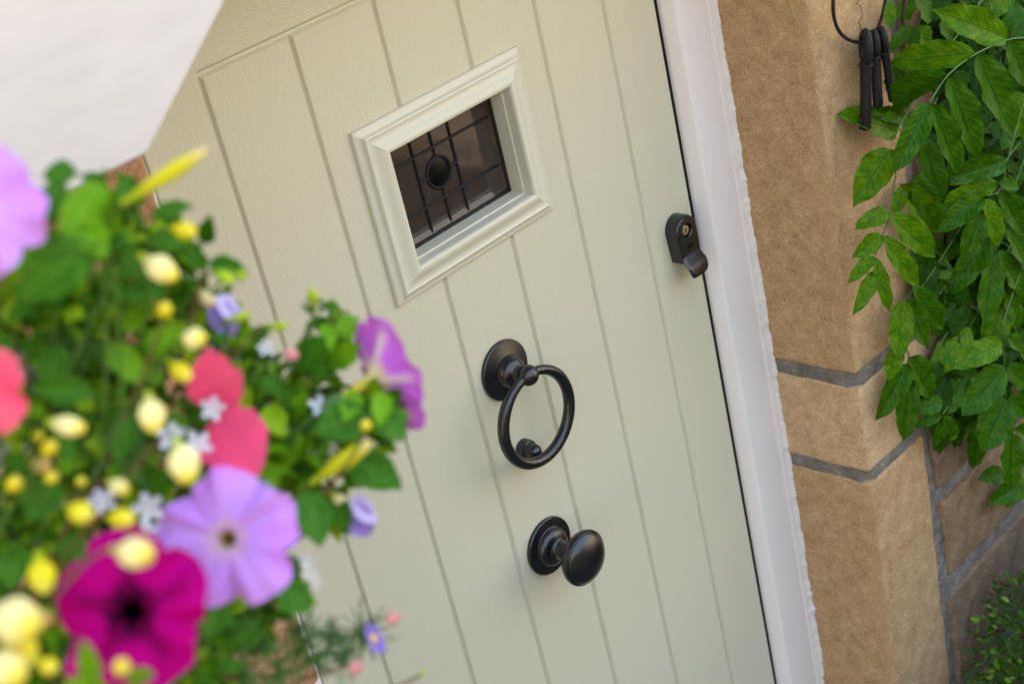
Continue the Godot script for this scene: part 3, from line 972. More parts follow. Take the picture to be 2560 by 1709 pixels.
	lathe(dome, Vector3(0.2375, ymid + OY, -0.0258), Vector3(0, 0, 1), [Vector2(0.020, 0), Vector2(0.017, 0.0016), Vector2(0.012, 0.0028), Vector2(0.006, 0.0036), Vector2(0.0, 0.0038)], 32)
	part("glass_roundel", dome.commit(), M.roundel_glass, win)

	# ring knocker
	var kn := Node3D.new()
	kn.name = "ring_knocker"
	door.add_child(kn)
	var kc := Vector3(0.242, -0.4419 + OY, 0)
	kn.position = kc - door.position
	var b := MB.new()
	lathe(b, kc, Vector3(0, 0, 1), [Vector2(0.0424, -0.001), Vector2(0.0428, 0.0030), Vector2(0.0424, 0.0046), Vector2(0.0412, 0.0058), Vector2(0.0385, 0.0064), Vector2(0.030, 0.0088), Vector2(0.0224, 0.0112)], 64)
	part("backplate", b.commit(30.0), M.black_coating, kn)
	b = MB.new()
	lathe(b, kc, Vector3(0, 0, 1), [Vector2(0.0232, 0.010), Vector2(0.0234, 0.0125), Vector2(0.0226, 0.0150), Vector2(0.0205, 0.0185), Vector2(0.0202, 0.0190), Vector2(0.0204, 0.0196), Vector2(0.0200, 0.0212), Vector2(0.0180, 0.0240), Vector2(0.0150, 0.0262), Vector2(0.0118, 0.0285), Vector2(0.0104, 0.0320), Vector2(0.0100, 0.0400)], 48)
	part("boss", b.commit(30.0), M.black_coating, kn)
	b = MB.new()
	var ball := []
	for k in 17:
		var t := PI * k / 16 - PI / 2
		ball.append(Vector2(cos(t) * 0.0148, sin(t) * 0.0148))
	lathe(b, kc + Vector3(0, 0.001, 0.046), Vector3(0, 0, 1), ball, 32)
	part("ball", b.commit(), M.black_coating, kn)
	b = MB.new()
	rows = []
	var rc := kc + Vector3(0, -0.0645, 0.0440)
	for k in 73:
		var t := PI / 2 + TAU * k / 72
		var d := Vector3(cos(t), sin(t), 0)
		var drop := d.y * 0.0015
		var thick := 0.0082 - 0.0014 * smoothstep(0.55, 1.0, d.y)
		rows.append(ring_of(rc + d * 0.0652 + Vector3(0, 0, drop), d, Vector3(0, 0, 1), thick, 16))
	b.skin(rows, true)
	part("ring", b.commit(), M.black_coating, kn)
	b = MB.new()
	lathe(b, kc + Vector3(0, -0.1265, 0), Vector3(0, 0, 1), [Vector2(0.0148, -0.001), Vector2(0.0150, 0.0100), Vector2(0.0142, 0.0125), Vector2(0.0118, 0.0135), Vector2(0.0112, 0.0150), Vector2(0.0112, 0.0215), Vector2(0.0100, 0.0262), Vector2(0.0070, 0.0298), Vector2(0.0035, 0.0316), Vector2(0.0, 0.0320)], 36)
	part("striker", b.commit(30.0), M.black_coating, kn)

	# centre knob
	var kb := Node3D.new()
	kb.name = "door_knob"
	door.add_child(kb)
	var bc := Vector3(0.2436, -0.7341 + OY, 0)
	kb.position = bc - door.position
	b = MB.new()
	lathe(b, bc, Vector3(0, 0, 1), [Vector2(0.0430, -0.001), Vector2(0.0436, 0.0030), Vector2(0.0432, 0.0048), Vector2(0.0420, 0.0060), Vector2(0.0385, 0.0066), Vector2(0.0300, 0.0078), Vector2(0.0292, 0.0084), Vector2(0.0288, 0.0100), Vector2(0.0280, 0.0130), Vector2(0.0255, 0.0165), Vector2(0.0215, 0.0190), Vector2(0.0170, 0.0202), Vector2(0.0158, 0.0206), Vector2(0.0154, 0.0222), Vector2(0.0135, 0.0236), Vector2(0.0120, 0.0262), Vector2(0.0112, 0.0300)], 64)
	part("rose", b.commit(24.0), M.black_coating, kb)
	b = MB.new()
	lathe(b, bc, Vector3(0, 0, 1), [Vector2(0.0112, 0.028), Vector2(0.0108, 0.036), Vector2(0.0118, 0.044), Vector2(0.0150, 0.0490), Vector2(0.0230, 0.0530), Vector2(0.0320, 0.0570), Vector2(0.0375, 0.0610), Vector2(0.0402, 0.0650), Vector2(0.0412, 0.0685), Vector2(0.0410, 0.0708), Vector2(0.0402, 0.0724), Vector2(0.0394, 0.0720), Vector2(0.0391, 0.0734), Vector2(0.0383, 0.0742), Vector2(0.0376, 0.0736), Vector2(0.0372, 0.0752), Vector2(0.0340, 0.0790), Vector2(0.0280, 0.0830), Vector2(0.0200, 0.0862), Vector2(0.0100, 0.0880), Vector2(0.0, 0.0885)], 64)
	part("knob_head", b.commit(24.0), M.black_coating, kb)

	# cylinder pull with its lock
	var lk := Node3D.new()
	lk.name = "cylinder_pull"
	door.add_child(lk)
	var lc := Vector3(0.6335, -0.4125 + OY, 0)
	lk.position = lc - door.position
	var n := 64
	var spokes := []
	for k in n:
		var t := TAU * k / n
		var d := Vector2(cos(t), sin(t))
		var r := 0.0235
		if d.y < 0.0:
			# sides run down and in to a flat foot
			var side := 0.0235 / (absf(d.x) + absf(d.y) * 0.085 + 1e-6)
			var foot := 0.047 / absf(d.y)
			r = minf(side, foot)
		spokes.append([d, r])
	rows = []
	for ring in [[0.0, 0.0, -1.0], [0.0, 0.0185, -1.0], [0.0004, 0.0208, -1.0], [0.0014, 0.0226, -1.0], [0.0030, 0.0236, -1.0], [0.0, 0.0238, 0.0112], [0.0, 0.0228, 0.0102], [0.0, 0.0150, 0.0098]]:
		var row := []
		for s in spokes:
			var r: float = ring[2] if ring[2] > 0 else s[1] - ring[0]
			row.append(lc + Vector3(s[0].x * r, s[0].y * r, ring[1]))
		rows.append(row)
	b = MB.new()
	b.skin(rows, true)
	part("body", b.commit(32.0), M.black_coating, lk)
	b = MB.new()
	lathe(b, lc, Vector3(0, 0, 1), [Vector2(0.0082, 0.0120), Vector2(0.0080, 0.0200), Vector2(0.0072, 0.0208), Vector2(0.0, 0.0210)], 36)
	part("lock_cylinder", b.commit(30.0), M.lock_metal, lk)
	b = MB.new()
	b.box(lc + Vector3(-0.0010, -0.0040, 0.0200), lc + Vector3(0.0010, 0.0030, 0.0213))
	part("key_slot", b.commit(30.0), M.dark_slot, lk)
	b = MB.new()
	rows = []
	for s in [[-0.0365, 0.0210, 0.0170, 0.0015], [-0.0395, 0.0226, 0.0206, 0.0024], [-0.0435, 0.0242, 0.0218, 0.0026], [-0.0475, 0.0272, 0.0222, 0.0026], [-0.0515, 0.0308, 0.0222, 0.0025], [-0.0575, 0.0334, 0.0218, 0.0024], [-0.0645, 0.0346, 0.0204, 0.0023], [-0.0690, 0.0350, 0.0176, 0.0020], [-0.0715, 0.0351, 0.0120, 0.0014]]:
		var row := []
		for k in 16:
			var t := TAU * k / 16
			var cx := cos(t)
			var sy := sin(t)
			row.append(lc + Vector3(signf(cx) * pow(absf(cx), 0.35) * s[2], s[0] + sy * s[3] * 0.6, s[1] + sy * s[3]))
		rows.append(row)
	b.skin(rows, true)
	b.fan(rows[0], true)
	b.fan(rows[-1])
	part("pull_lip", b.commit(45.0), M.black_coating, lk)
	var letters := TextMesh.new()
	var font := SystemFont.new()
	font.font_names = PackedStringArray(["Droid Sans"])
	letters.font = font
	letters.text = "ERA"
	letters.font_size = 16
	letters.pixel_size = 0.00058
	letters.depth = 0.0010
	var l := part("raised_letters", letters, M.black_coating, lk, true)
	l.position = Vector3(0.0005, -0.0255, 0.0242)


func build_door_frame() -> void:
	var frame := thing("door_frame", "white door frame round the green door, sealed to the stone", "door frame", Vector3(0.253, DOOR_BOTTOM + OY, 0))
	# section of a jamb: x measured from the door's edge, outwards
	var section := [Vector2(0.0080, -0.060), Vector2(0.0080, -0.012), Vector2(0.0082, 0.0005), Vector2(0.0090, 0.0030), Vector2(0.0140, 0.0205), Vector2(0.0156, 0.0232), Vector2(0.0180, 0.0240), Vector2(0.0830, 0.0240), Vector2(0.0850, 0.0230), Vector2(0.0860, 0.0205), Vector2(0.0860, -0.060)]
	var right := []
	var left := []
	for p in section:
		right.append(Vector2(DOOR_R + p.x, p.y))
		left.append(Vector2(DOOR_L - p.x, p.y))
	left.reverse()
	part("jamb", drawn(right, DOOR_BOTTOM + OY - 0.03, DOOR_TOP + OY + 0.008, false, 1).commit(30.0), M.white_frame, frame)
	part("jamb", drawn(left, DOOR_BOTTOM + OY - 0.03, DOOR_TOP + OY + 0.008, false, 1).commit(30.0), M.white_frame, frame)
	var head := []
	for p in section:
		head.append(Vector2(DOOR_TOP + OY + p.x + 0.0002, p.y))
	part("head", drawn(head, DOOR_L - 0.086, DOOR_R + 0.086, true, 1).commit(30.0), M.white_frame, frame)
	var ya := DOOR_BOTTOM + OY
	var yb := DOOR_TOP + OY
	var strips := [
		[Vector3(DOOR_R + 0.0004, ya, -0.020), Vector3(DOOR_R + 0.0078, yb, -0.0030)],
		[Vector3(DOOR_L - 0.0078, ya, -0.020), Vector3(DOOR_L - 0.0004, yb, -0.0030)],
		[Vector3(DOOR_L - 0.0078, yb + 0.0004, -0.020), Vector3(DOOR_R + 0.0078, yb + 0.0078, -0.0030)]]
	for s in strips:
		var b := MB.new()
		b.box(s[0], s[1])
		part("rubber_seal", b.commit(30.0), M.black_rubber, frame)
	# the ragged bead that closes the joint to the stone
	for side in [1.0, -1.0]:
		var edge: float = DOOR_R + 0.0835 if side > 0 else DOOR_L - 0.0835
		var wall: float = REVEAL_R if side > 0 else REVEAL_L
		var rows := []
		noise.seed = 5
		noise.frequency = 90.0
		for k in 500:
			var y := lerpf(DOOR_BOTTOM + OY, DOOR_TOP + OY + 0.08, k / 499.0)
			var j := noise.get_noise_1d(y) * 0.0022 + noise.get_noise_1d(y * 0.21 + 9.0) * 0.0030 + rng.randf_range(-0.0004, 0.0004)
			var z := 0.0300 + j
			rows.append([Vector3(edge, y, 0.0226), Vector3(edge + side * 0.0006, y, 0.0250), Vector3(lerpf(edge, wall, 0.45), y, 0.0258 + j * 0.15), Vector3(wall - side * 0.0022, y, z - 0.0035), Vector3(wall - side * 0.0014, y, z - 0.0006), Vector3(wall + side * 0.004, y, z)])
		var b := MB.new()
		b.skin(rows, false, side < 0)
		part("sealant_bead", b.commit(), M.mastic, frame)


# ------------------------------------------------------------------ masonry
func stone(wall: Node3D, lo: Vector3, hi: Vector3, m: Material, cell := 0.03, r := 0.008, amp := 0.004, freq := 9.0) -> void:
	part("stone", rough_block(lo, hi, cell, r, amp, freq, rng.randi() % 10000), m, wall)


func build_wall() -> void:
	var wall := thing("stone_wall", "buff sandstone wall with grey mortar joints round the doorway", "wall", Vector3(0.25, 0, WALL_Z))
	var back := -0.12
	var top := 2.75
	for side in [1.0, -1.0]:
		var near: float = REVEAL_R + 0.003 if side > 0 else REVEAL_L - 0.003
		var far: float = 2.2 if side > 0 else -1.9
		var outline := [Vector2(near, back), Vector2(near, WALL_Z - 0.020), Vector2(near + side * 0.017, WALL_Z - 0.003), Vector2(far, WALL_Z - 0.003), Vector2(far, back)]
		if side < 0:
			outline.reverse()
		part("mortar", drawn(outline, 0.0, top).commit(30.0), M.mortar, wall)
	var over := MB.new()
	over.box(Vector3(REVEAL_L - 0.002, DOOR_TOP + OY + 0.078, back), Vector3(REVEAL_R + 0.002, top, WALL_Z - 0.004))
	part("mortar", over.commit(30.0), M.mortar, wall)
	# the storey above, which keeps the sun off the doorway
	var up := MB.new()
	up.box(Vector3(-4.5, top, back), Vector3(5.0, 4.9, WALL_Z - 0.004))
	up.box(Vector3(2.2, 0, back), Vector3(5.0, top, WALL_Z - 0.004))
	up.box(Vector3(-4.5, 0, back), Vector3(-1.9, top, WALL_Z - 0.004))
	part("far_walling", up.commit(30.0), M.sandstone, wall)
	# quoins on the lock side: [foot, head, far end, stone, unevenness]
	for q in [
			[-1.735, -1.533, 1.12, M.sandstone, 0.004], [-1.511, -0.9115, 0.945, M.sandstone, 0.006], [-0.8915, -0.734, 1.09, M.pale_sandstone, 0.004], [-0.7095, -0.075, 0.985, M.sandstone, 0.004],
			[-0.053, 0.175, 1.12, M.pale_sandstone, 0.004], [0.197, 0.62, 0.96, M.sandstone, 0.005], [0.64, 1.0, 1.1, M.pale_sandstone, 0.005]]:
		stone(wall, Vector3(REVEAL_R, q[0] + OY, -0.118), Vector3(q[2], q[1] + OY, WALL_Z), q[3], 0.012, 0.0075, q[4] * 0.7, 11.0)
	for q in [[-1.735, -1.40, -0.62, M.orange_sandstone], [-1.378, -1.19, -0.46, M.orange_sandstone], [-1.168, -0.74, -0.60, M.orange_sandstone], [-0.718, -0.54, -0.44, M.orange_sandstone], [-0.518, -0.09, -0.60, M.orange_sandstone], [-0.068, 0.12, -0.45, M.orange_sandstone], [0.142, 0.55, -0.61, M.orange_sandstone], [0.572, 1.0, -0.46, M.orange_sandstone]]:
		stone(wall, Vector3(q[2], q[0] + OY, -0.118), Vector3(REVEAL_L, q[1] + OY, WALL_Z), q[3], 0.03, 0.009, 0.005, 11.0)
	# walling on the lock side, course by course
	var right := [[-1.735, -1.50, 0.985], [-1.47, -1.262, 0.968], [-1.222, -1.066, 0.975], [-1.036, -0.913, 0.968], [-0.892, -0.735, 1.112], [-0.705, -0.50, 1.008], [-0.475, -0.30, 1.008], [-0.275, -0.078, 1.008], [-0.05, 0.17, 1.142], [0.2, 0.40, 0.985], [0.43, 0.61, 0.985], [0.64, 0.99, 1.125]]
	for k in right.size():
		var x: float = right[k][2]
		x -= 0.004
		while x < 2.15:
			var w := rng.randf_range(0.26, 0.46)
			var lift := rng.randf_range(-0.004, 0.004)
			stone(wall, Vector3(x, right[k][0] + OY + lift, 0.05), Vector3(minf(x + w, 2.2), right[k][1] + OY + lift * 0.5, WALL_Z + rng.randf_range(0.003, 0.008)), [M.shaded_grey_sandstone, M.shaded_grey_sandstone, M.shaded_brown_sandstone][rng.randi() % 3], 0.016, 0.008, 0.009, 13.0)
			x += w + rng.randf_range(0.026, 0.034)
	var y := -1.735
	while y < 0.95:
		var h := rng.randf_range(0.16, 0.25)
		var x := -0.655
		while x > -1.85:
			var w := rng.randf_range(0.24, 0.42)
			stone(wall, Vector3(maxf(x - w, -1.9), y + OY, 0.05), Vector3(x, minf(y + h, 1.0) + OY, WALL_Z + rng.randf_range(-0.004, 0.003)), [M.orange_sandstone, M.sandstone][rng.randi() % 2], 0.04, 0.011, 0.008, 13.0)
			x -= w + 0.024
		y += h + 0.024
	# lintel and the courses over it
	stone(wall, Vector3(REVEAL_L - 0.0, DOOR_TOP + OY + 0.076, back + 0.003), Vector3(REVEAL_R, DOOR_TOP + OY + 0.33, WALL_Z + 0.001), M.sandstone, 0.05, 0.009, 0.004, 11.0)
	for c in [[0.52, 0.74], [0.765, 1.0]]:
		var x := REVEAL_L
		while x < REVEAL_R - 0.08:
			var w := minf(rng.randf_range(0.25, 0.4), REVEAL_R - x)
			stone(wall, Vector3(x, c[0] + OY, 0.05), Vector3(x + w, c[1] + OY, WALL_Z), M.sandstone, 0.05, 0.01, 0.008, 13.0)
			x += w + 0.024


func build_canopy() -> void:
	var z := 0.45
	var apex := Vector2(0.252, 0.7185)
	var can := thing("door_canopy", "white painted bargeboard of the pitched canopy over the door", "canopy", Vector3(0.252, 1.93, 0.30))
	var slope := Vector2(0.1054, 0.0803).normalized()
	var foot := Vector2(-0.4267, 0.1999)
	for side in [-1.0, 1.0]:
		# lower edge, foot cut level, upper edge
		var up_n := Vector2(-slope.y, slope.x)
		var wide := 0.23
		var a := foot
		var b2 := foot + slope * ((apex.x - foot.x) / slope.x)
		var d := a + Vector2(-wide / slope.y, 0.0)
		var c2 := b2 + Vector2(0, wide / slope.x)
		var poly := [a, b2, c2, d]
		var m := MB.new()
		var front := []
		var rear := []
		for p in poly:
			var x: float = apex.x + (p.x - apex.x) * -side
			front.append(Vector3(x, p.y + OY, z))
			rear.append(Vector3(x, p.y + OY, z - 0.022))
		var bevel := []
		var mid: Vector3 = (front[0] + front[1] + front[2] + front[3]) / 4
		for p in front:
			bevel.append(p + (mid - p).normalized() * 0.003 + Vector3(0, 0, 0.002))
		m.skin([rear, front, bevel], true, side > 0)
		m.fan(bevel, side > 0)
		m.fan(rear, side < 0)
		part("bargeboard", m.commit(20.0), M.white_board, can)
		# boarded underside and slates
		for lay in [[0.045, 0.020, M.warm_bounce_timber, "roof_boarding"], [0.068, 0.012, M.slate, "slate_covering"]]:
			var q := MB.new()
			var pts := []
			for p in [a + up_n * (lay[0] as float) - slope * 0.1, b2 + up_n * (lay[0] as float) - slope * 0.03]:
				for t in [0.0, lay[1]]:
					pts.append(p + up_n * (t as float))
			var rows := []
			for zz in [WALL_Z + 0.004, z - 0.024]:
				var row := []
				for k in [0, 2, 3, 1]:
					row.append(Vector3(apex.x + (pts[k].x - apex.x) * -side, pts[k].y + OY, zz))
				rows.append(row)
			q.skin(rows, true)
			q.fan(rows[0])
			q.fan(rows[1])
			part(lay[3], q.commit(20.0), lay[2], can)


func build_setting() -> void:
	var g := MB.new()
	var rows := []
	for r in 41:
		var row := []
		for k in 41:
			var x := (k - 20.0) * 2.0
			var zz := WALL_Z - 0.3 + r * 1.0
			row.append(Vector3(x, -0.012, zz))
		rows.append(row)
	g.skin(rows, false, true)
	structure("ground", g.commit(), M.gravel)
	# paving in front of the door
	var path := Node3D.new()
	path.name = "path"
	add_child(path)
	path.set_meta("kind", "structure")
	for r in 5:
		for k in 4:
			var w := 0.59
			var lo := Vector3(-0.95 + k * 0.6, -0.04, WALL_Z + 0.01 + r * 0.6)
			part("paving_slab", rough_block(lo, lo + Vector3(w, 0.045, w), 0.15, 0.006, 0.002, 5.0, 7 + r * 5 + k), M.paving, path)
	# dim hall behind the glass
	var h := MB.new()
	h.box(Vector3(-0.6, -0.01, -2.4), Vector3(1.1, 0.0, -0.05))
	h.box(Vector3(-0.6, 2.4, -2.4), Vector3(1.1, 2.45, -0.125))
	h.box(Vector3(-0.65, -0.01, -2.4), Vector3(-0.6, 2.45, -0.125))
	h.box(Vector3(1.1, -0.01, -2.4), Vector3(1.15, 2.45, -0.125))
	h.box(Vector3(-0.65, -0.01, -2.45), Vector3(1.15, 2.45, -2.4))
	structure("hallway", h.commit(30.0), M.hall_plaster)
	var s := MB.new()
	s.box(Vector3(REVEAL_L + 0.003, 0.0, -0.06), Vector3(REVEAL_R - 0.003, DOOR_BOTTOM + OY - 0.003, WALL_Z + 0.03))
	structure("doorstep", s.commit(30.0), M.paving)


# ------------------------------------------------------------------ plants
# a leaf blade from the origin along +y, unit length, width 1 at its widest; z up
func leaf_mesh(seed_: int, shape: int, along := 24, across := 4) -> ArrayMesh:
	var r := RandomNumberGenerator.new()
	r.seed = seed_
	var b := MB.new()
	var bend := r.randf_range(0.04, 0.16)
	var twist := r.randf_range(-0.35, 0.35)
	var fold := r.randf_range(0.10, 0.26)
	var sway := r.randf_range(-0.05, 0.05)
	var p1 := r.randf() * TAU
	var p2 := r.randf() * TAU
	var rows := []
	for k in along + 1:
		var t := float(k) / along
		var w := 0.0
		if shape == 0:      # wisteria: long oval drawn out to a narrow tip
			w = pow(sin(PI * pow(t, 0.82)), 0.66) * (1.0 - 0.06 * t)
			if t > 0.84:
				w = lerpf(w, 0.16 * (1.0 - t) / 0.16, smoothstep(0.84, 0.95, t) * 0.6)
		elif shape == 1:    # petunia: broad oval
			w = pow(sin(PI * pow(t, 0.85)), 0.72)
		else:               # box: small blunt oval
			w = pow(sin(PI * pow(t, 1.0)), 0.55)
		w *= 0.5
		var row := []
		for q in across * 2 + 1:
			var s := float(q) / across - 1.0
			var wave := (sin(t * 15.0 + p1 + (2.0 if s > 0 else 0.0)) * 0.030 + sin(t * 31.0 + p2) * 0.012) * absf(s) * absf(s)
			var rim := 1.0 + (0.045 * sin(t * 21.0 + p2 * (1.0 if s > 0 else 1.7)) + 0.022 * sin(t * 47.0 + p1 * (1.0 if s > 0 else 1.4))) * absf(s) * absf(s)
			var x := s * w * rim
			var zz := fold * absf(x) * (1.0 if shape != 2 else 0.6) - bend * t * t + wave * 0.9 + twist * x * (t - 0.3)
			row.append(Vector3(x + sway * sin(t * PI), t, zz))
		rows.append(row)
	b.skin(rows)
	return b.commit()


# places a unit leaf from base to tip, its upper face towards `face`
func leaf_at(o: Node3D, base: Vector3, tip: Vector3, width: float, face: Vector3) -> void:
	var y := tip - base
	var x := y.cross(face).normalized()
	var zz := x.cross(y.normalized()).normalized()
	o.transform = Transform3D(Basis(x * width, y, zz * y.length()), base)


func leaf_part(called: String, mesh: Mesh, m: Material, parent: Node3D, base: Vector3, tip: Vector3, width: float, face: Vector3) -> MeshInstance3D:
	var o := MeshInstance3D.new()
	o.name = called
	o.mesh = mesh
	o.material_override = m
	parent.add_child(o, true)
	var shift := Vector3.ZERO
	var p: Node = parent
	while p is Node3D and p != self:
		shift += p.position
		p = p.get_parent()
	leaf_at(o, base - shift, tip - shift, width, face)
	return o


# a leaf added to a shared mesh in place of a node of its own
func leaf_into(st: SurfaceTool, mesh: Mesh, base: Vector3, tip: Vector3, width: float, face: Vector3) -> void:
	var o := Node3D.new()
	leaf_at(o, base, tip, width, face)
	st.append_from(mesh, 0, o.transform)
	o.free()


func v3(a: Array, k := 0) -> Vector3:
	return Vector3(a[k], a[k + 1], a[k + 2])


func build_wisteria() -> void:
	var plant := thing("wisteria", "leafy green wisteria climbing the stone wall beside the doorway", "climber", Vector3(1.42, 0, 0.21))
	var trunk := []
	for k in 9:
		trunk.append(Vector3(1.42 + 0.05 * sin(k * 1.3), k * 0.32, 0.222 + 0.012 * cos(k * 2.1)))
	var b := MB.new()
	tube(b, curve(trunk, 5), [0.022, 0.021, 0.02, 0.02, 0.019, 0.018, 0.018], 10)
	part("woody_stem", b.commit(), M.woody_stem, plant)
	b = MB.new()
	tube(b, curve([Vector3(1.40, 1.72, 0.215), Vector3(1.15, 1.66, 0.23), Vector3(0.985, 1.60, 0.235), Vector3(0.955, 1.535, 0.22), Vector3(1.01, 1.48, 0.212)], 8), [0.0035, 0.0034, 0.0033, 0.003], 7)
	part("woody_stem", b.commit(), M.woody_stem, plant)
	b = MB.new()
	tube(b, curve([Vector3(1.41, 1.02, 0.215), Vector3(1.12, 1.11, 0.195), Vector3(0.98, 1.105, 0.192), Vector3(0.90, 1.09, 0.205)], 8), [0.003, 0.0025, 0.002, 0.0014], 7)
	part("woody_stem", b.commit(), M.woody_stem, plant)
	var blades := []
	for k in 7:
		blades.append(leaf_mesh(200 + k, 0))
	var to_cam := Vector3(-0.588, 0.444, 0.676)
	var kinds := [M.wisteria_leaf, M.wisteria_leaf, M.wisteria_leaf, M.wisteria_leaf_young]
	var n := 0
	for f in FRONDS:
		var pts := []
		for k in range(0, f[0].size(), 3):
			pts.append(v3(f[0], k))
		var far: Vector3 = pts[0]
		pts.insert(0, Vector3(1.41, far.y + 0.10, 0.215).lerp(far, 0.5) + Vector3(0, 0.04, 0.01))
		pts.insert(0, Vector3(1.42, far.y + 0.12, 0.215))
		var st := MB.new()
		tube(st, curve(pts, 5), [0.0016, 0.0015, 0.0015, 0.0014, 0.0013, 0.0012], 6)
		var stalk := part("leaf_stalk", st.commit(), M.green_stem, plant)
		for l in f[1]:
			var base := v3(l)
			var tip := v3(l, 3)
			var face := (to_cam + Vector3(0.05, 0.18, 0.10) + Vector3(rng.randf_range(-0.3, 0.3), rng.randf_range(-0.25, 0.3), rng.randf_range(-0.2, 0.2))).normalized()
			var m: Material = kinds[rng.randi() % kinds.size()]
			if n >= 8 and n <= 16 and n != 11 and n != 13:
				m = M.wisteria_leaf_young
			leaf_part("leaflet", blades[rng.randi() % blades.size()], m, stalk, base, tip, l[6] * 1.1, face)
			n += 1
	# leaves deeper in, close to the wall
	var inner := SurfaceTool.new()
	inner.begin(Mesh.PRIMITIVE_TRIANGLES)
	var single := 0
	for k in 125:
		var c := Vector3(rng.randf_range(0.965, 1.36), 0.0, rng.randf_range(0.196, 0.222))
		if k >= 85:
			c.x = rng.randf_range(1.2, 1.62)
		c.y = OY + (rng.randf_range(-0.7, 0.55) if k >= 85 else 0.0) if k >= 85 else OY + lerpf(-0.10 - (c.x - 0.9) * 0.28, -0.80 - (c.x - 0.95) * 0.25, rng.randf())
		if c.y > OY - 0.36 and c.x < 1.06:
			continue
		var st := MB.new()
		var drop := Vector3(rng.randf_range(-0.05, 0.05), -0.10, 0.004)
		tube(st, curve([Vector3(1.41, c.y + 0.1, 0.21), c + Vector3(0.06, 0.05, 0.0), c, c + drop], 4), [0.0013, 0.0012, 0.0011], 5)
		var stalk := part("leaf_stalk", st.commit(), M.green_stem, plant)
		for q in 7:
			var t := float(q / 2) / 3.0
			var at := c.lerp(c + drop, t)
			var side := -1.0 if q % 2 else 1.0
			var dir := Vector3(side * rng.randf_range(0.5, 1.0), rng.randf_range(-1.0, -0.25), rng.randf_range(-0.05, 0.2)).normalized()
			if q == 6:
				dir = drop.normalized()
			var blade: Mesh = blades[rng.randi() % blades.size()]
			var end := at + dir * rng.randf_range(0.06, 0.085)
			var wide := rng.randf_range(0.024, 0.034)
			var face := (to_cam + Vector3(rng.randf_range(-0.4, 0.5), rng.randf_range(-0.2, 0.5), 0.1)).normalized()
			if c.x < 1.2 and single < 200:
				leaf_part("leaflet", blade, M.wisteria_leaf_shaded, stalk, at, end, wide, face)
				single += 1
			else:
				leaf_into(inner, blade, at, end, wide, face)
	part("inner_foliage", inner.commit(), M.wisteria_leaf_shaded, plant).set_meta("kind", "stuff")


func build_box_shrub() -> void:
	var c := Vector3(1.082, 0.275, 0.452)
	var shrub := thing("box_shrub", "clipped box shrub with small glossy leaves at the foot of the wall", "shrub", Vector3(c.x, 0, c.z))
	var b := MB.new()
	tube(b, [Vector3(c.x, -0.01, c.z), Vector3(c.x + 0.01, 0.1, c.z), Vector3(c.x, 0.26, c.z)], [0.016, 0.014, 0.010], 8)
	part("stem", b.commit(), M.woody_stem, shrub)
	var blades := []
	for k in 4:
		blades.append(leaf_mesh(300 + k, 2, 4, 1))
	var toward := (Vector3(-0.99, 2.271, 1.446) - c).normalized()
	noise.seed = 77
	noise.frequency = 9.0
	var near := []
	var mm := {}
	for k in 9000:
		var d := Vector3(rng.randfn(), rng.randfn(), rng.randfn()).normalized()
		var depth := 1.0 - 0.55 * pow(rng.randf(), 1.6)
		var lump := 1.0 + 0.16 * noise.get_noise_3dv(d * 0.25) + 0.05 * rng.randf()
		var at := c + Vector3(d.x * 0.272, d.y * 0.272, d.z * 0.255) * depth * lump
		if at.z < WALL_Z + 0.012 or at.y < 0.01:
			continue
		var dir := (d + Vector3(rng.randfn(), rng.randfn() + 0.3, rng.randfn()) * 0.7).normalized()
		var face := (d * 0.6 + Vector3(rng.randfn(), rng.randfn() + 0.9, rng.randfn()) * 0.5).normalized()
		var long := rng.randf_range(0.010, 0.019)
		var young := depth > 0.9 and noise.get_noise_3dv(d * 0.6 + Vector3.ONE) > 0.12
		var row := [at, at + dir * long, long * rng.randf_range(0.45, 0.6), face, young]
		if depth * lump > 0.98 and d.dot(toward) > 0.05 and d.dot(Vector3(-0.9, 0.3, 0.3).normalized()) > 0.25 and near.size() < 290:
			near.append(row)
		else:
			var key := 1 if young else 0
			if not mm.has(key):
				mm[key] = MB.new()
			var q: MB = mm[key]
			var y: Vector3 = row[1] - row[0]
			var x := y.cross(face).normalized() * (row[2] as float) * 0.5
			var up := x.cross(y).normalized() * long
			var r0 := q.add(at, Vector2(0.5, 0))
			var r1 := q.add(at + y * 0.35 - x * 0.9 + up * 0.10, Vector2(0, 0.35))
			var r2 := q.add(at + y * 0.42, Vector2(0.5, 0.42))
			var r3 := q.add(at + y * 0.35 + x * 0.9 + up * 0.10, Vector2(1, 0.35))
			var r4 := q.add(at + y * 0.78 - x * 0.75 + up * 0.05, Vector2(0.1, 0.78))
			var r5 := q.add(at + y * 0.78 + x * 0.75 + up * 0.05, Vector2(0.9, 0.78))
			var r6 := q.add(at + y - up * 0.06, Vector2(0.5, 1))
			for t in [[r0, r1, r2], [r0, r2, r3], [r1, r4, r2], [r2, r5, r3], [r4, r6, r2], [r2, r6, r5]]:
				q.tri(t[0], t[1], t[2])
	for key in mm:
		var o := part("foliage", mm[key].commit(), M.box_leaf_young if key else M.box_leaf, shrub)
		o.set_meta("kind", "stuff")
	for row in near:
		leaf_part("leaf", blades[rng.randi() % 4], M.box_leaf_young if row[4] else M.box_leaf, shrub, row[0], row[1], row[2], row[3])


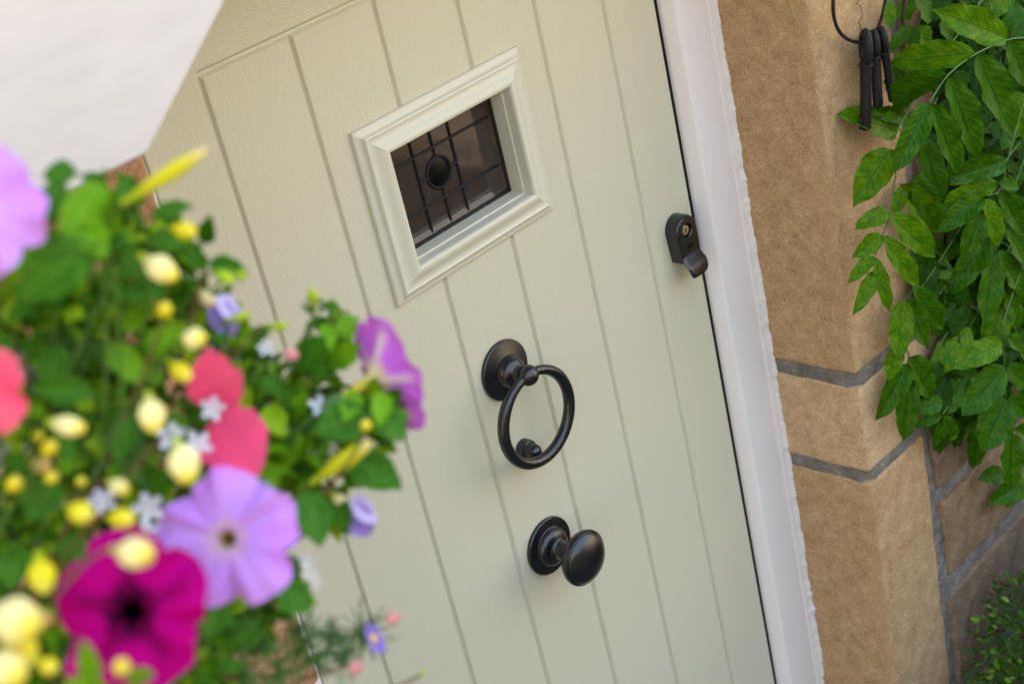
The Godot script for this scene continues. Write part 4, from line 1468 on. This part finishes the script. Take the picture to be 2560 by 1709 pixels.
# a petunia's corolla facing +z, radius 1, its tube running back along -z
func corolla(seed_: int, colors: Dictionary) -> ArrayMesh:
	var b := MB.new()
	b.use_color = true
	var r := RandomNumberGenerator.new()
	r.seed = seed_
	var n := 90
	var m := 22
	var ph := []
	for k in 6:
		ph.append(r.randf() * TAU)
	for j in m + 1:
		var t := float(j) / m
		for k in n + 1:
			var a := TAU * k / n
			var lobe := absf(cos(a * 2.5))          # 1 at the middle of a lobe, 0 in a notch
			var edge := 0.80 + 0.20 * pow(lobe, 0.5) + 0.055 * sin(a * 2.0 + ph[0]) + 0.03 * sin(a * 3.0 + ph[3]) + 0.022 * sin(a * 11.0 + ph[1])
			var rad := 0.0
			var h := 0.0
			if t < 0.35:
				var s := t / 0.35
				rad = lerpf(0.05, colors.tube, s * s)
				h = lerpf(-0.95, -0.16, s)
			else:
				var s := (t - 0.35) / 0.65
				rad = lerpf(colors.tube, edge, s)
				h = -0.16 + 0.20 * sqrt(s) - 0.10 * s * s + (colors.cone as float) * s
				h -= pow(absf(cos(a * 2.5)), 8.0) * 0.13 * s * (1.25 - s)
				h -= 0.10 * smoothstep(0.7, 1.0, s) * lobe
				h += s * s * (colors.ruffle as float) * (0.075 * sin(a * 5.0 + ph[2]) + 0.070 * sin(a * 7.0 + ph[3]) + 0.045 * sin(a * 13.0 + ph[4]))
				h -= (1.0 - lobe) * 0.05 * s
			var out := clampf((t - 0.35) / 0.65, 0, 1)
			var col: Color = colors.throat
			if t >= 0.32:
				col = (colors.throat as Color).lerp(colors.inner, smoothstep(0.0, colors.eye, out))
				col = col.lerp(colors.petal, smoothstep(colors.eye * 0.8, colors.eye * 0.8 + 0.30, out))
				var rays := pow(absf(cos(a * 2.5)), colors.ray_pow)
				col = col.lerp(colors.star, rays * colors.star_amount * smoothstep(1.0, 0.45, out))
				var vein := pow(absf(sin(a * 20.0 + sin(out * 9.0 + a * 3.0) * 0.5)), 10.0)
				col = col.lerp(colors.vein, vein * 0.30 * (1.0 - out * 0.4))
				var blush := 0.5 + 0.5 * sin(a * 3.0 + ph[5] + out * 2.0)
				col = col.lerp(colors.blush, blush * 0.45 * out)
			b.add(Vector3(cos(a) * rad, sin(a) * rad, h), Vector2(float(k) / n, t), col)
	for j in m:
		for k in n:
			var q := j * (n + 1) + k
			b.quad(q, q + n + 1, q + n + 2, q + 1)
	return b.commit()


# a bud along +y, unit length and unit width, its foot at the origin
func bud_mesh(foot: Color, body: Color, tip: Color, long_: bool) -> ArrayMesh:
	var b := MB.new()
	b.use_color = true
	var n := 14
	var m := 16
	for j in m + 1:
		var t := float(j) / m
		var r := 0.0
		if long_:
			r = lerpf(0.22, 0.5, smoothstep(0.0, 0.55, t)) * sqrt(maxf(0.0, 1.0 - pow(t, 9.0))) * (1.0 - 0.25 * smoothstep(0.6, 0.95, t))
		else:
			var e := clampf((t - 0.22) / 0.78, 0, 1)
			r = lerpf(0.13, 0.20, t / 0.3) if t < 0.22 else maxf(0.5 * pow(sin(PI * clampf(0.06 + e * 0.935, 0, 1)), 0.62), 0.17 * (1.0 - e))
		var col := foot.lerp(body, smoothstep(0.08, 0.40, t)).lerp(tip, smoothstep(0.72, 1.0, t))
		for k in n + 1:
			var a := TAU * k / n
			var ridge := 1.0 + 0.05 * cos(a * 5.0 + t * 2.0)
			b.add(Vector3(cos(a) * r * ridge, t, sin(a) * r * ridge), Vector2(float(k) / n, t), col)
	for j in m:
		for k in n:
			var q := j * (n + 1) + k
			b.quad(q, q + 1, q + n + 2, q + n + 1)
	return b.commit()


# flat petals round a centre, facing +z, radius 1
func rayed(petals: int, width: float, blunt: float, color: Color, cup: float, seed_: int) -> ArrayMesh:
	var b := MB.new()
	b.use_color = true
	var r := RandomNumberGenerator.new()
	r.seed = seed_
	for p in petals:
		var a := TAU * p / petals + r.randf_range(-0.06, 0.06)
		var d := Vector3(cos(a), sin(a), 0)
		var s := Vector3(-sin(a), cos(a), 0)
		var tilt := cup + r.randf_range(-0.12, 0.12)
		var tint := color.lerp(Color(color.r * 0.8, color.g * 0.78, color.b * 0.9), r.randf())
		var first := b.v.size()
		for j in 7:
			var t := j / 6.0
			var w := width * pow(sin(PI * clampf(0.10 + t * 0.86, 0, 1)), blunt) * (0.5 + 0.5 * t)
			for q in 3:
				var u := q - 1.0
				b.add(d * (0.14 + 0.86 * t) + s * (u * w) + Vector3(0, 0, tilt * t * t + 0.05 * absf(u)), Vector2(q / 2.0, t), tint)
		for j in 6:
			for q in 2:
				var o := first + j * 3 + q
				b.quad(o, o + 1, o + 4, o + 3)
	return b.commit()


func facing(at: Vector3, normal: Vector3, size: float, spin: float) -> Transform3D:
	var zz := normal.normalized()
	var x := Vector3.UP.cross(zz).normalized()
	var y := zz.cross(x)
	return Transform3D(Basis(x * size, y * size, zz * size) * Basis(Vector3(0, 0, 1), spin), at)


func flower_part(called: String, mesh: Mesh, m: Material, parent: Node3D, place: Transform3D) -> MeshInstance3D:
	var o := MeshInstance3D.new()
	o.name = called
	o.mesh = mesh
	o.material_override = m
	parent.add_child(o, true)
	place.origin -= parent.position
	o.transform = place
	return o


const CROWN := Vector3(-0.765, 1.65, 0.56)


func crown_point() -> Vector3:
	return CROWN + Vector3(rng.randf_range(-0.10, 0.10), rng.randf_range(-0.03, 0.0), rng.randf_range(-0.10, 0.10))


func stem_to(plant: Node3D, tip: Vector3, along: Vector3, r: float, m: Material) -> void:
	var root := crown_point()
	var b := MB.new()
	var hold := tip - along.normalized() * minf(0.03, root.distance_to(tip) * 0.3)
	var pts := []
	for k in 11:
		var t := k / 10.0
		pts.append(root.lerp(hold, t).lerp(hold.lerp(tip, t), t))
	tube(b, pts, [r, r, r, r * 0.95, r * 0.9, r * 0.9, r * 0.85, r * 0.85, r * 0.8], 6)
	part("stem", b.commit(), m, plant)


func build_basket() -> void:
	var bowl_at := Vector3(-0.765, 1.42, 0.60)
	var basket := thing("hanging_basket", "coir lined hanging basket under the mixed summer flowers", "basket", bowl_at)
	var b := MB.new()
	lathe(b, bowl_at, Vector3.UP, [Vector2(0.0, 0.0), Vector2(0.08, 0.012), Vector2(0.14, 0.06), Vector2(0.175, 0.14), Vector2(0.185, 0.215), Vector2(0.170, 0.218), Vector2(0.165, 0.20), Vector2(0.0, 0.205)], 48)
	part("bowl", b.commit(35.0), M.coir, basket)
	b = MB.new()
	lathe(b, bowl_at, Vector3.UP, [Vector2(0.164, 0.203), Vector2(0.10, 0.222), Vector2(0.0, 0.235)], 32)
	part("soil", b.commit(), M.soil, basket)
	var hook := Vector3(-0.765, 2.16, 0.60)
	for k in 3:
		var t := TAU * k / 3.0 + PI
		b = MB.new()
		tube(b, [bowl_at + Vector3(cos(t) * 0.178, 0.216, sin(t) * 0.178), hook], [0.0018], 6)
		part("hanging_chain", b.commit(), M.old_iron, basket)
	var arm := thing("wall_bracket", "black iron bracket carrying the hanging basket", "bracket", Vector3(-0.765, 2.0, WALL_Z))
	b = MB.new()
	tube(b, curve([Vector3(-0.765, 2.20, WALL_Z - 0.002), Vector3(-0.765, 2.205, 0.40), Vector3(-0.765, 2.20, 0.58), Vector3(-0.765, 2.175, 0.615), Vector3(-0.765, 2.158, 0.60)], 6), [0.006], 8)
	part("arm", b.commit(), M.old_iron, arm)
	b = MB.new()
	tube(b, curve([Vector3(-0.765, 1.98, WALL_Z + 0.006), Vector3(-0.765, 2.06, 0.30), Vector3(-0.765, 2.20, 0.46)], 6), [0.005], 8)
	part("brace", b.commit(), M.old_iron, arm)
	b = MB.new()
	b.box(Vector3(-0.785, 1.94, WALL_Z - 0.002), Vector3(-0.745, 2.24, WALL_Z + 0.006))
	part("wall_plate", b.commit(30.0), M.old_iron, arm)

	var lilac := thing("petunia_plant", "petunia with large pale lilac flowers in the hanging basket", "petunia", CROWN, "petunias in the hanging basket")
	var magenta := thing("petunia_plant", "petunia with one deep magenta dark-throated flower in the hanging basket", "petunia", CROWN, "petunias in the hanging basket")
	var coral := thing("petunia_plant", "petunia with coral pink flowers in the hanging basket", "petunia", CROWN, "petunias in the hanging basket")
	var mauve := thing("petunia_plant", "petunia with a bright mauve flower turned sideways towards the door", "petunia", CROWN, "petunias in the hanging basket")
	var yellow := thing("yellow_budded_plant", "trailing plant with many plump cream and yellow buds in the basket", "plant", CROWN)
	var bacopa := thing("bacopa_plant", "trailing plant with tiny white five-petalled flowers in the basket", "plant", CROWN)
	var nemesia := thing("nemesia_plant", "plant with folded drooping violet flowers at the basket's edge", "plant", CROWN)
	var daisy := thing("daisy_plant", "feathery plant with a small violet yellow-centred daisy below the petunias", "daisy", CROWN)

	var looks := {
		"lilac": {throat = Color(0.32, 0.24, 0.005), inner = Color(0.70, 0.44, 0.56), petal = Color(0.66, 0.33, 0.88), star = Color(0.72, 0.46, 0.90), star_amount = 0.4, vein = Color(0.56, 0.17, 0.74), blush = Color(0.62, 0.15, 0.74), eye = 0.10, cone = 0.0, tube = 0.085, ruffle = 1.25, ray_pow = 26.0},
		"magenta": {throat = Color(0.002, 0.001, 0.004), inner = Color(0.02, 0.0005, 0.012), petal = Color(0.44, 0.001, 0.17), star = Color(0.13, 0.0005, 0.035), star_amount = 0.85, vein = Color(0.28, 0.0005, 0.10), blush = Color(0.58, 0.001, 0.22), eye = 0.15, cone = 0.0, tube = 0.13, ruffle = 1.3, ray_pow = 9.0},  # dark star rays paint the shading of the radial folds
		"coral": {throat = Color(0.55, 0.40, 0.05), inner = Color(0.75, 0.25, 0.20), petal = Color(0.84, 0.08, 0.15), star = Color(0.85, 0.20, 0.22), star_amount = 0.2, vein = Color(0.66, 0.04, 0.09), blush = Color(0.86, 0.20, 0.24), eye = 0.08, cone = 0.0, tube = 0.1, ruffle = 1.0, ray_pow = 26.0},
		"mauve": {throat = Color(0.74, 0.62, 0.06), inner = Color(0.80, 0.68, 0.25), petal = Color(0.68, 0.17, 0.80), star = Color(0.90, 0.80, 0.62), star_amount = 1.0, vein = Color(0.60, 0.11, 0.70), blush = Color(0.74, 0.15, 0.68), eye = 0.14, cone = 0.40, tube = 0.10, ruffle = 0.45, ray_pow = 16.0}}
	var holder := {"lilac": lilac, "magenta": magenta, "coral": coral, "mauve": mauve}
	var k := 0
	for p in PETUNIAS:
		var at := v3(p, 1)
		var nrm := v3(p, 4).normalized()
		var owner_: Node3D = holder[p[0]]
		flower_part("flower", corolla(400 + k, looks[p[0]]), M.petal, owner_, facing(at, nrm, p[7], p[8]))
		var back := at - nrm * (p[7] as float) * 0.93
		stem_to(owner_, back, nrm, 0.0022, M.green_stem)
		# calyx
		var c := MB.new()
		lathe(c, back - nrm * 0.006, nrm, [Vector2(0.0018, 0.0), Vector2(0.0040, 0.004), Vector2(0.0046, 0.009), Vector2(0.0042, 0.014)], 10)
		part("calyx", c.commit(), M.green_stem, owner_)
		k += 1

	# the coral flower folded in two: an upper and a lower petal
	for q in CORAL_PETALS:
		leaf_part("petal", leaf_mesh(q[7], 1, 16, 5), M.coral_petal, coral, v3(q), v3(q, 3), q[6], Vector3(-0.45, 0.35, 0.8).normalized())
	stem_to(coral, v3(CORAL_PETALS[0]) + Vector3(0, 0, -0.004), Vector3(0.2, 0.2, 0.5), 0.0018, M.green_stem)

	var bud_kinds := [
		[bud_mesh(Color(0.36, 0.46, 0.01), Color(0.84, 0.74, 0.30), Color(0.78, 0.64, 0.04), false), bud_mesh(Color(0.36, 0.46, 0.01), Color(0.84, 0.74, 0.30), Color(0.78, 0.64, 0.04), true)],
		[bud_mesh(Color(0.34, 0.44, 0.006), Color(0.72, 0.62, 0.012), Color(0.76, 0.66, 0.08), false), bud_mesh(Color(0.36, 0.46, 0.01), Color(0.62, 0.58, 0.01), Color(0.72, 0.62, 0.22), true)],
		[bud_mesh(Color(0.14, 0.30, 0.02), Color(0.36, 0.52, 0.02), Color(0.42, 0.52, 0.02), false), bud_mesh(Color(0.14, 0.30, 0.02), Color(0.36, 0.52, 0.02), Color(0.42, 0.52, 0.02), true)],
		[bud_mesh(Color(0.35, 0.42, 0.05), Color(0.72, 0.36, 0.30), Color(0.70, 0.25, 0.28), false), null],
		[bud_mesh(Color(0.30, 0.25, 0.05), Color(0.52, 0.38, 0.10), Color(0.50, 0.34, 0.12), false), null]]
	for q in BUDS:
		var head := v3(q)
		var base := v3(q, 3)
		var long_: bool = q[6] / q[7] > 2.2 and bud_kinds[q[8]][1] != null
		var dir := (head - base).normalized()
		var owner_ := yellow if q[8] != 3 else daisy
		var o := flower_part("bud", bud_kinds[q[8]][1 if long_ else 0], M.bud_skin, owner_, Transform3D.IDENTITY)
		var foot := head - dir * (q[6] as float) * 0.5
		leaf_at(o, foot - owner_.position, foot + dir * (q[6] as float) - owner_.position, q[7], Vector3(0.1, 0.3, 1).normalized())
		o.basis = Basis(o.basis.x, o.basis.y, o.basis.z.normalized() * (q[7] as float))
		stem_to(owner_, foot, dir, 0.0011, M.green_stem if rng.randf() < 0.6 else M.red_stem)

	var stars := [rayed(5, 0.36, 0.55, Color(0.88, 0.87, 0.86), 0.10, 500), rayed(5, 0.33, 0.5, Color(0.86, 0.86, 0.86), 0.2, 501)]
	for q in WHITE_FLOWERS:
		var at := v3(q)
		var nrm := v3(q, 3)
		var o := flower_part("flower", stars[rng.randi() % 2], M.petal, bacopa, facing(at, nrm, q[6], rng.randf() * TAU))
		var c := MB.new()
		lathe(c, Vector3(0, 0, 0.02), Vector3(0, 0, 1), [Vector2(0.16, 0), Vector2(0.14, 0.06), Vector2(0.0, 0.10)], 10)
		var eye := MeshInstance3D.new()
		eye.name = "flower_eye"
		eye.mesh = c.commit()
		eye.material_override = M.lime_eye
		o.add_child(eye)
		stem_to(bacopa, at - nrm * 0.002, nrm, 0.0008, M.green_stem)

	# drooping violet flowers: a hood and a folded lip
	for q in [[Vector3(-0.5492, 1.906, 0.693), Vector3(0.25, -1.0, 0.1), 0.030], [Vector3(-0.5225, 1.755, 0.7265), Vector3(0.30, -1.0, 0.15), 0.034], [Vector3(-0.538, 1.877, 0.66), Vector3(0.6, -0.8, 0.3), 0.018]]:
		var o := flower_part("flower", leaf_mesh(520, 1, 10, 4), M.violet_petal, nemesia, Transform3D.IDENTITY)
		var d: Vector3 = q[1].normalized()
		var from: Vector3 = q[0] - d * (q[2] as float) * 0.5
		leaf_at(o, from - nemesia.position, from + d * (q[2] as float) - nemesia.position, (q[2] as float) * 0.55, Vector3(-0.3, 0.3, 0.9).normalized())
		var o2 := flower_part("flower", leaf_mesh(521, 1, 10, 4), M.pale_violet_petal, nemesia, Transform3D.IDENTITY)
		leaf_at(o2, from - nemesia.position + Vector3(0.002, 0, 0.003), from + (d + Vector3(0.35, 0.1, 0.2)).normalized() * (q[2] as float) * 0.85 - nemesia.position, (q[2] as float) * 0.5, Vector3(0.3, 0.2, 0.9).normalized())
		var hood := bud_mesh(Color(0.45, 0.42, 0.05), Color(0.72, 0.62, 0.34), Color(0.72, 0.66, 0.50), false)
		var o3 := flower_part("bud", hood, M.bud_skin, nemesia, Transform3D.IDENTITY)
		leaf_at(o3, from - d * 0.010 + Vector3(-0.004, 0, 0) - nemesia.position, from + d * 0.006 - nemesia.position, 0.009, Vector3(0, 0, 1))
		o3.basis = Basis(o3.basis.x, o3.basis.y, o3.basis.z.normalized() * 0.009)
		stem_to(nemesia, from - d * 0.008, d, 0.0010, M.green_stem)

	var ray := flower_part("flower", rayed(16, 0.135, 0.5, Color(0.32, 0.20, 0.78), 0.12, 530), M.petal, daisy, facing(Vector3(-0.5467, 1.682, 0.7387), Vector3(0.55, 0.40, 0.72), 0.0115, 0.3))
	var disc := MB.new()
	lathe(disc, Vector3.ZERO, Vector3(0, 0, 1), [Vector2(0.30, -0.02), Vector2(0.30, 0.08), Vector2(0.22, 0.16), Vector2(0.0, 0.20)], 16)
	var eye := MeshInstance3D.new()
	eye.name = "flower_disc"
	eye.mesh = disc.commit()
	eye.material_override = M.yellow_disc
	ray.add_child(eye)
	stem_to(daisy, Vector3(-0.5472, 1.680, 0.7375), Vector3(0.45, 0.3, 0.6).normalized(), 0.0008, M.feathery_green)

	# leaves one can follow in the picture
	var blades := []
	for q in 6:
		blades.append(leaf_mesh(540 + q, 1, 10, 3))
	var kinds := [M.petunia_leaf, M.petunia_leaf_bright, M.petunia_leaf_lime]
	var owners := [lilac, coral, mauve, magenta]
	k = 0
	for l in BASKET_LEAVES:
		var base := v3(l)
		var tip := v3(l, 3)
		var owner_: Node3D = owners[k % 4]
		leaf_part("leaf", blades[rng.randi() % 6], kinds[l[10]], owner_, base, tip, (l[6] as float) * 0.85, v3(l, 7).normalized())
		if k % 2 == 0:
			stem_to(owner_, base, (tip - base).normalized(), 0.0012, M.green_stem)
		k += 1
	# the rest of the foliage behind them
	var all := [lilac, coral, mauve, magenta, yellow, bacopa]
	var inner := {}
	for p in all:
		inner[p] = SurfaceTool.new()
		inner[p].begin(Mesh.PRIMITIVE_TRIANGLES)
	for c in FOLIAGE_CLUMPS:
		var at := v3(c)
		var rad: float = c[3]
		var owner_: Node3D = all[k % 6]
		k += 1
		stem_to(owner_, at, (at - CROWN).normalized(), 0.0012, M.green_stem if k % 3 else M.red_stem)
		for q in 40:
			var d := Vector3(rng.randfn(), rng.randfn(), rng.randfn()).normalized() * pow(rng.randf(), 0.45) * rad
			var base := at + d * 0.75
			var dir := (d.normalized() * 0.8 + Vector3(rng.randfn(), rng.randfn() - 0.1, rng.randfn()) * 0.7).normalized()
			var long := rng.randf_range(0.008, 0.021)
			var face := (Vector3(-0.35, 0.55, 0.5) + Vector3(rng.randfn(), rng.randfn(), rng.randfn()) * 0.5).normalized()
			var blade: Mesh = blades[rng.randi() % 6]
			var m: Material = kinds[[0, 1, 1, 1, 2, 2][rng.randi() % 6]]
			var wide := long * rng.randf_range(0.45, 0.62)
			if q < 27:
				leaf_part("leaf", blade, m, owner_, base, base + dir * long, wide, face)
			else:
				leaf_into(inner[owner_], blade, base, base + dir * long, wide, face)
	for p in all:
		part("inner_foliage", inner[p].commit(), M.petunia_leaf, p).set_meta("kind", "stuff")
	# feathery foliage of the daisy
	var fern := MB.new()
	for f in FEATHERY:
		var at := v3(f)
		for s in 9:
			var dir := Vector3(rng.randf_range(-0.2, 1.0), rng.randf_range(-0.6, 0.9), rng.randf_range(-0.4, 0.8)).normalized()
			var from := at - dir * 0.018
			var tip := at + dir * rng.randf_range(0.010, 0.03)
			tube(fern, [from, from.lerp(tip, 0.5) + Vector3(0, 0.002, 0), tip], [0.00045, 0.0004, 0.0003], 4, false)
			for q in 9:
				var o := from.lerp(tip, 0.25 + q * 0.08)
				var side := (dir.cross(Vector3(rng.randfn(), rng.randfn(), rng.randfn())).normalized() + dir * 0.9).normalized()
				tube(fern, [o, o + side * rng.randf_range(0.004, 0.010)], [0.0004, 0.00025], 4, false)
	var ff := part("feathery_foliage", fern.commit(), M.feathery_green, daisy)
	ff.set_meta("kind", "stuff")
	for f in FEATHERY:
		stem_to(daisy, v3(f), Vector3(0.3, 0.2, 0.4), 0.0007, M.feathery_green)


func build_keys() -> void:
	var c := Vector3(0.8755, -0.1235 + OY, 0.209)
	var nail := thing("iron_nail", "iron nail in the sandstone holding up the key ring", "nail", Vector3(c.x, c.y + 0.073, WALL_Z))
	var b := MB.new()
	tube(b, [Vector3(c.x, c.y + 0.0685, WALL_Z - 0.02), Vector3(c.x, c.y + 0.0685, WALL_Z + 0.034)], [0.0025], 8)
	lathe(b, Vector3(c.x, c.y + 0.0685, WALL_Z + 0.033), Vector3(0, 0, 1), [Vector2(0.0, 0.0), Vector2(0.006, 0.0), Vector2(0.006, 0.002), Vector2(0.0, 0.003)], 12)
	part("shank", b.commit(35.0), M.old_iron, nail)
	var ring := thing("key_ring", "large thin black iron ring holding old keys on the stone", "key ring", c)
	b = MB.new()
	var rows := []
	for k in 65:
		var t := TAU * k / 64
		var d := Vector3(cos(t), sin(t), 0)
		rows.append(ring_of(c + d * 0.073 + Vector3(0, 0, 0.003 * sin(t * 3.0)), d, Vector3(0, 0, 1), 0.0027, 10))
	b.skin(rows, true)
	part("hoop", b.commit(), M.old_iron, ring)
	# [bow centre, tip, bit side, bit size, label]
	for q in [
			[Vector3(0.8735, -0.2085, 0.206), Vector3(0.860, -0.329, 0.199), 1.0, 0.0062, 1.15, "thick black iron key, the longest and nearest on the ring"],
			[Vector3(0.896, -0.211, 0.206), Vector3(0.890, -0.306, 0.202), 0.0, 0.0046, 0.9, "slim black iron key second on the ring, beside the longest"],
			[Vector3(0.906, -0.213, 0.202), Vector3(0.905, -0.311, 0.197), 0.0, 0.0042, 0.85, "slim black iron key third on the ring, half hidden between others"],
			[Vector3(0.913, -0.211, 0.210), Vector3(0.9265, -0.311, 0.2055), 0.0, 0.0046, 0.9, "black iron key slanting out below the ring on the leaf side"],
			[Vector3(0.920, -0.214, 0.200), Vector3(0.943, -0.296, 0.197), 1.0, 0.0040, 0.8, "short black iron key farthest back, its bit against the leaves"]]:
		var bow: Vector3 = q[0] + Vector3(-0.0165, OY + 0.0062, 0.0115)
		var tip: Vector3 = q[1] + Vector3(-0.0165, OY + 0.0062, 0.0115)
		var key := thing("iron_key", q[5], "key", tip, "old iron keys on the ring")
		var y := (bow - tip).normalized()
		var side := y.cross(Vector3(0, 0, 1)).normalized() * -1.0
		var face := Vector3(0.75, 0.0, 0.66).normalized()
		face = (face - y * face.dot(y)).normalized()
		var w := y.cross(face)
		b = MB.new()
		rows = []
		for k in 33:
			var t := TAU * k / 32
			var d := w * cos(t) * 0.0125 * (q[4] as float) + y * sin(t) * 0.0185 * (q[4] as float)
			rows.append(ring_of(bow + d, d.normalized(), face, 0.0056 * (q[4] as float), 8))
		b.skin(rows, true)
		part("bow", b.commit(), M.old_iron, key)
		b = MB.new()
		var r: float = q[3] * 1.3
		var from := bow - y * 0.0205 * (q[4] as float)
		tube(b, [from + y * 0.004, from - y * 0.002, from - y * 0.006, from.lerp(tip, 0.3), from.lerp(tip, 0.7), tip + y * 0.002, tip], [r * 1.0, r * 1.35, r * 1.05, r, r, r * 0.95, r * 0.7], 12)
		part("shaft", b.commit(40.0), M.old_iron, key)
		if q[2] > 0:
			var lo := tip + y * 0.004 + side * r * 0.6
			for s in [[0.0, 0.0075], [0.0105, 0.0075]]:
				b = MB.new()
				var o := lo + y * (s[0] as float)
				var ringp := [o - face * 0.0022, o + side * 0.0095 - face * 0.0022, o + side * 0.0095 + face * 0.0022, o + face * 0.0022]
				var upper := []
				for p in ringp:
					upper.append(p + y * (s[1] as float))
				b.skin([ringp, upper], true)
				b.fan(ringp, true)
				b.fan(upper)
				part("bit", b.commit(20.0), M.old_iron, key)
	var wire := thing("dry_tendril", "thin curling dry tendril on the stone inside the key ring", "tendril", Vector3(0.895, OY - 0.19, WALL_Z))
	b = MB.new()
	var pts := []
	for k in 40:
		var t := k / 39.0
		pts.append(Vector3(0.893 + 0.004 * sin(t * 19.0) + 0.002 * sin(t * 43.0) + t * 0.010, OY - 0.200 + t * 0.09, WALL_Z + 0.006 + 0.002 * cos(t * 19.0)))
	tube(b, pts, [0.0006], 5)
	part("strand", b.commit(), M.woody_stem, wire)


func build_hedge() -> void:  # unseen hedge, added to hold back bright light from the horizon
	var hedge := thing("added_garden_hedge", "unseen clipped hedge added across the gravel to cut low light", "hedge", Vector3(0, 0, 3.9))
	var core := MB.new()
	core.box(Vector3(-5, -0.02, 3.6), Vector3(2.2, 2.05, 4.2))
	part("woody_core", core.commit(30.0), M.hedge_core, hedge)
	var q := MB.new()
	for k in 9000:
		var at := Vector3(rng.randf_range(-5, 2.25), rng.randf_range(0, 2.1), 3.6 - rng.randf() * 0.12)
		if rng.randf() < 0.25:
			at = Vector3(at.x, 2.05 + rng.randf() * 0.12, rng.randf_range(3.5, 4.2))
		var dir := Vector3(rng.randfn(), rng.randfn(), rng.randfn() - 0.6).normalized() * rng.randf_range(0.05, 0.09)
		var x := dir.cross(Vector3(rng.randfn(), rng.randfn() + 1.0, rng.randfn())).normalized() * 0.025
		var a := q.add(at, Vector2(0.5, 0))
		var l := q.add(at + dir * 0.45 - x, Vector2(0, 0.45))
		var r := q.add(at + dir * 0.45 + x, Vector2(1, 0.45))
		var e := q.add(at + dir, Vector2(0.5, 1))
		q.tri(a, l, r)
		q.tri(l, e, r)
	part("foliage", q.commit(), M.box_leaf, hedge).set_meta("kind", "stuff")


func build_garden() -> void:
	# unseen low hedge, added to shade the wall foot and mirror in the window
	var hedge := thing("added_path_hedge", "unseen low box hedge added along the path to block low light", "hedge", Vector3(1.75, 0, 2.0))
	var core := MB.new()
	core.box(Vector3(1.56, -0.02, 0.50), Vector3(1.94, 0.66, 3.0))
	part("woody_core", core.commit(30.0), M.hedge_core, hedge)
	var q := MB.new()
	for k in 9000:
		var at := Vector3(rng.randf_range(1.5, 2.0), rng.randf_range(0.0, 0.72), rng.randf_range(0.44, 3.06))
		match k % 4:
			0: at.y = rng.randf_range(0.66, 0.73)
			1: at.z = rng.randf_range(0.42, 0.50)
			_: at.x = rng.randf_range(1.46, 1.56)
		var dir := Vector3(rng.randfn() - 0.4, rng.randfn() + 0.3, rng.randfn()).normalized() * rng.randf_range(0.02, 0.035)
		var x := dir.cross(Vector3(rng.randfn(), rng.randfn() + 1.0, rng.randfn())).normalized() * 0.009
		var a := q.add(at, Vector2(0.5, 0))
		var l := q.add(at + dir * 0.45 - x, Vector2(0, 0.45))
		var r := q.add(at + dir * 0.45 + x, Vector2(1, 0.45))
		var e := q.add(at + dir, Vector2(0.5, 1))
		q.tri(a, l, r)
		q.tri(l, e, r)
	part("foliage", q.commit(), M.box_leaf, hedge).set_meta("kind", "stuff")


func _ready() -> void:
	rng.seed = 2024
	noise.noise_type = FastNoiseLite.TYPE_SIMPLEX_SMOOTH
	noise.fractal_octaves = 4

	var cam := Camera3D.new()
	cam.name = "camera"
	add_child(cam)
	cam.transform = Transform3D(Basis(Vector3(0.66431605, -0.21119467, 0.71699442), Vector3(0.46108716, 0.87077777, -0.17071817), Vector3(-0.58828804, 0.44400774, 0.6758508)).orthonormalized(), Vector3(-0.98994, 2.27066, 1.4456))
	cam.near = 0.05
	cam.far = 200.0
	var lens := CameraAttributesPhysical.new()
	lens.frustum_focal_length = 55.53
	lens.frustum_focus_distance = 2.1
	lens.frustum_near = 0.05
	lens.frustum_far = 200.0
	lens.exposure_aperture = 5.6
	cam.attributes = lens
	cam.fov = 24.387

	var env := Environment.new()
	env.background_mode = Environment.BG_SKY
	var sky := Sky.new()
	var air := ProceduralSkyMaterial.new()
	air.sky_top_color = Color(0.55, 0.645, 0.775)
	air.sky_horizon_color = Color(1.0, 0.88, 0.68)
	air.sky_curve = 0.22
	air.ground_bottom_color = Color(0.42, 0.38, 0.32)
	air.ground_horizon_color = Color(0.70, 0.70, 0.70)
	air.sun_angle_max = 2.0
	sky.sky_material = air
	env.sky = sky
	env.tonemap_mode = Environment.TONE_MAPPER_LINEAR
	env.tonemap_exposure = 5.25
	env.ambient_light_source = Environment.AMBIENT_SOURCE_SKY
	env.sdfgi_enabled = true
	env.ssao_enabled = true
	env.ssil_enabled = true
	var we := WorldEnvironment.new()
	we.name = "environment"
	we.environment = env
	add_child(we)

	var sun := DirectionalLight3D.new()
	sun.name = "sun"
	add_child(sun)
	sun.look_at_from_position(Vector3(0.5, 3.2, -1.9), Vector3.ZERO)
	sun.light_energy = 1.6
	sun.light_angular_distance = 0.6
	sun.light_color = Color(1.0, 0.95, 0.86)
	sun.shadow_enabled = true

	make_materials()
	mat("lime_eye", lin(0.42, 0.40, 0.08), 0.7)
	mat("yellow_disc", lin(0.70, 0.48, 0.02), 0.8)
	for row in [["violet_petal", lin(0.27, 0.19, 0.62)], ["pale_violet_petal", lin(0.52, 0.46, 0.80)], ["coral_petal", lin(0.88, 0.06, 0.17)]]:
		var m := mat(row[0], row[1], 0.7, 0.3)
		m.backlight_enabled = true
		m.backlight = Color(0.5, 0.5, 0.5)
	build_setting()
	build_wall()
	build_door_frame()
	build_door()
	build_canopy()
	build_wisteria()
	build_box_shrub()
	build_garden()
	build_hedge()
	build_keys()
	build_basket()
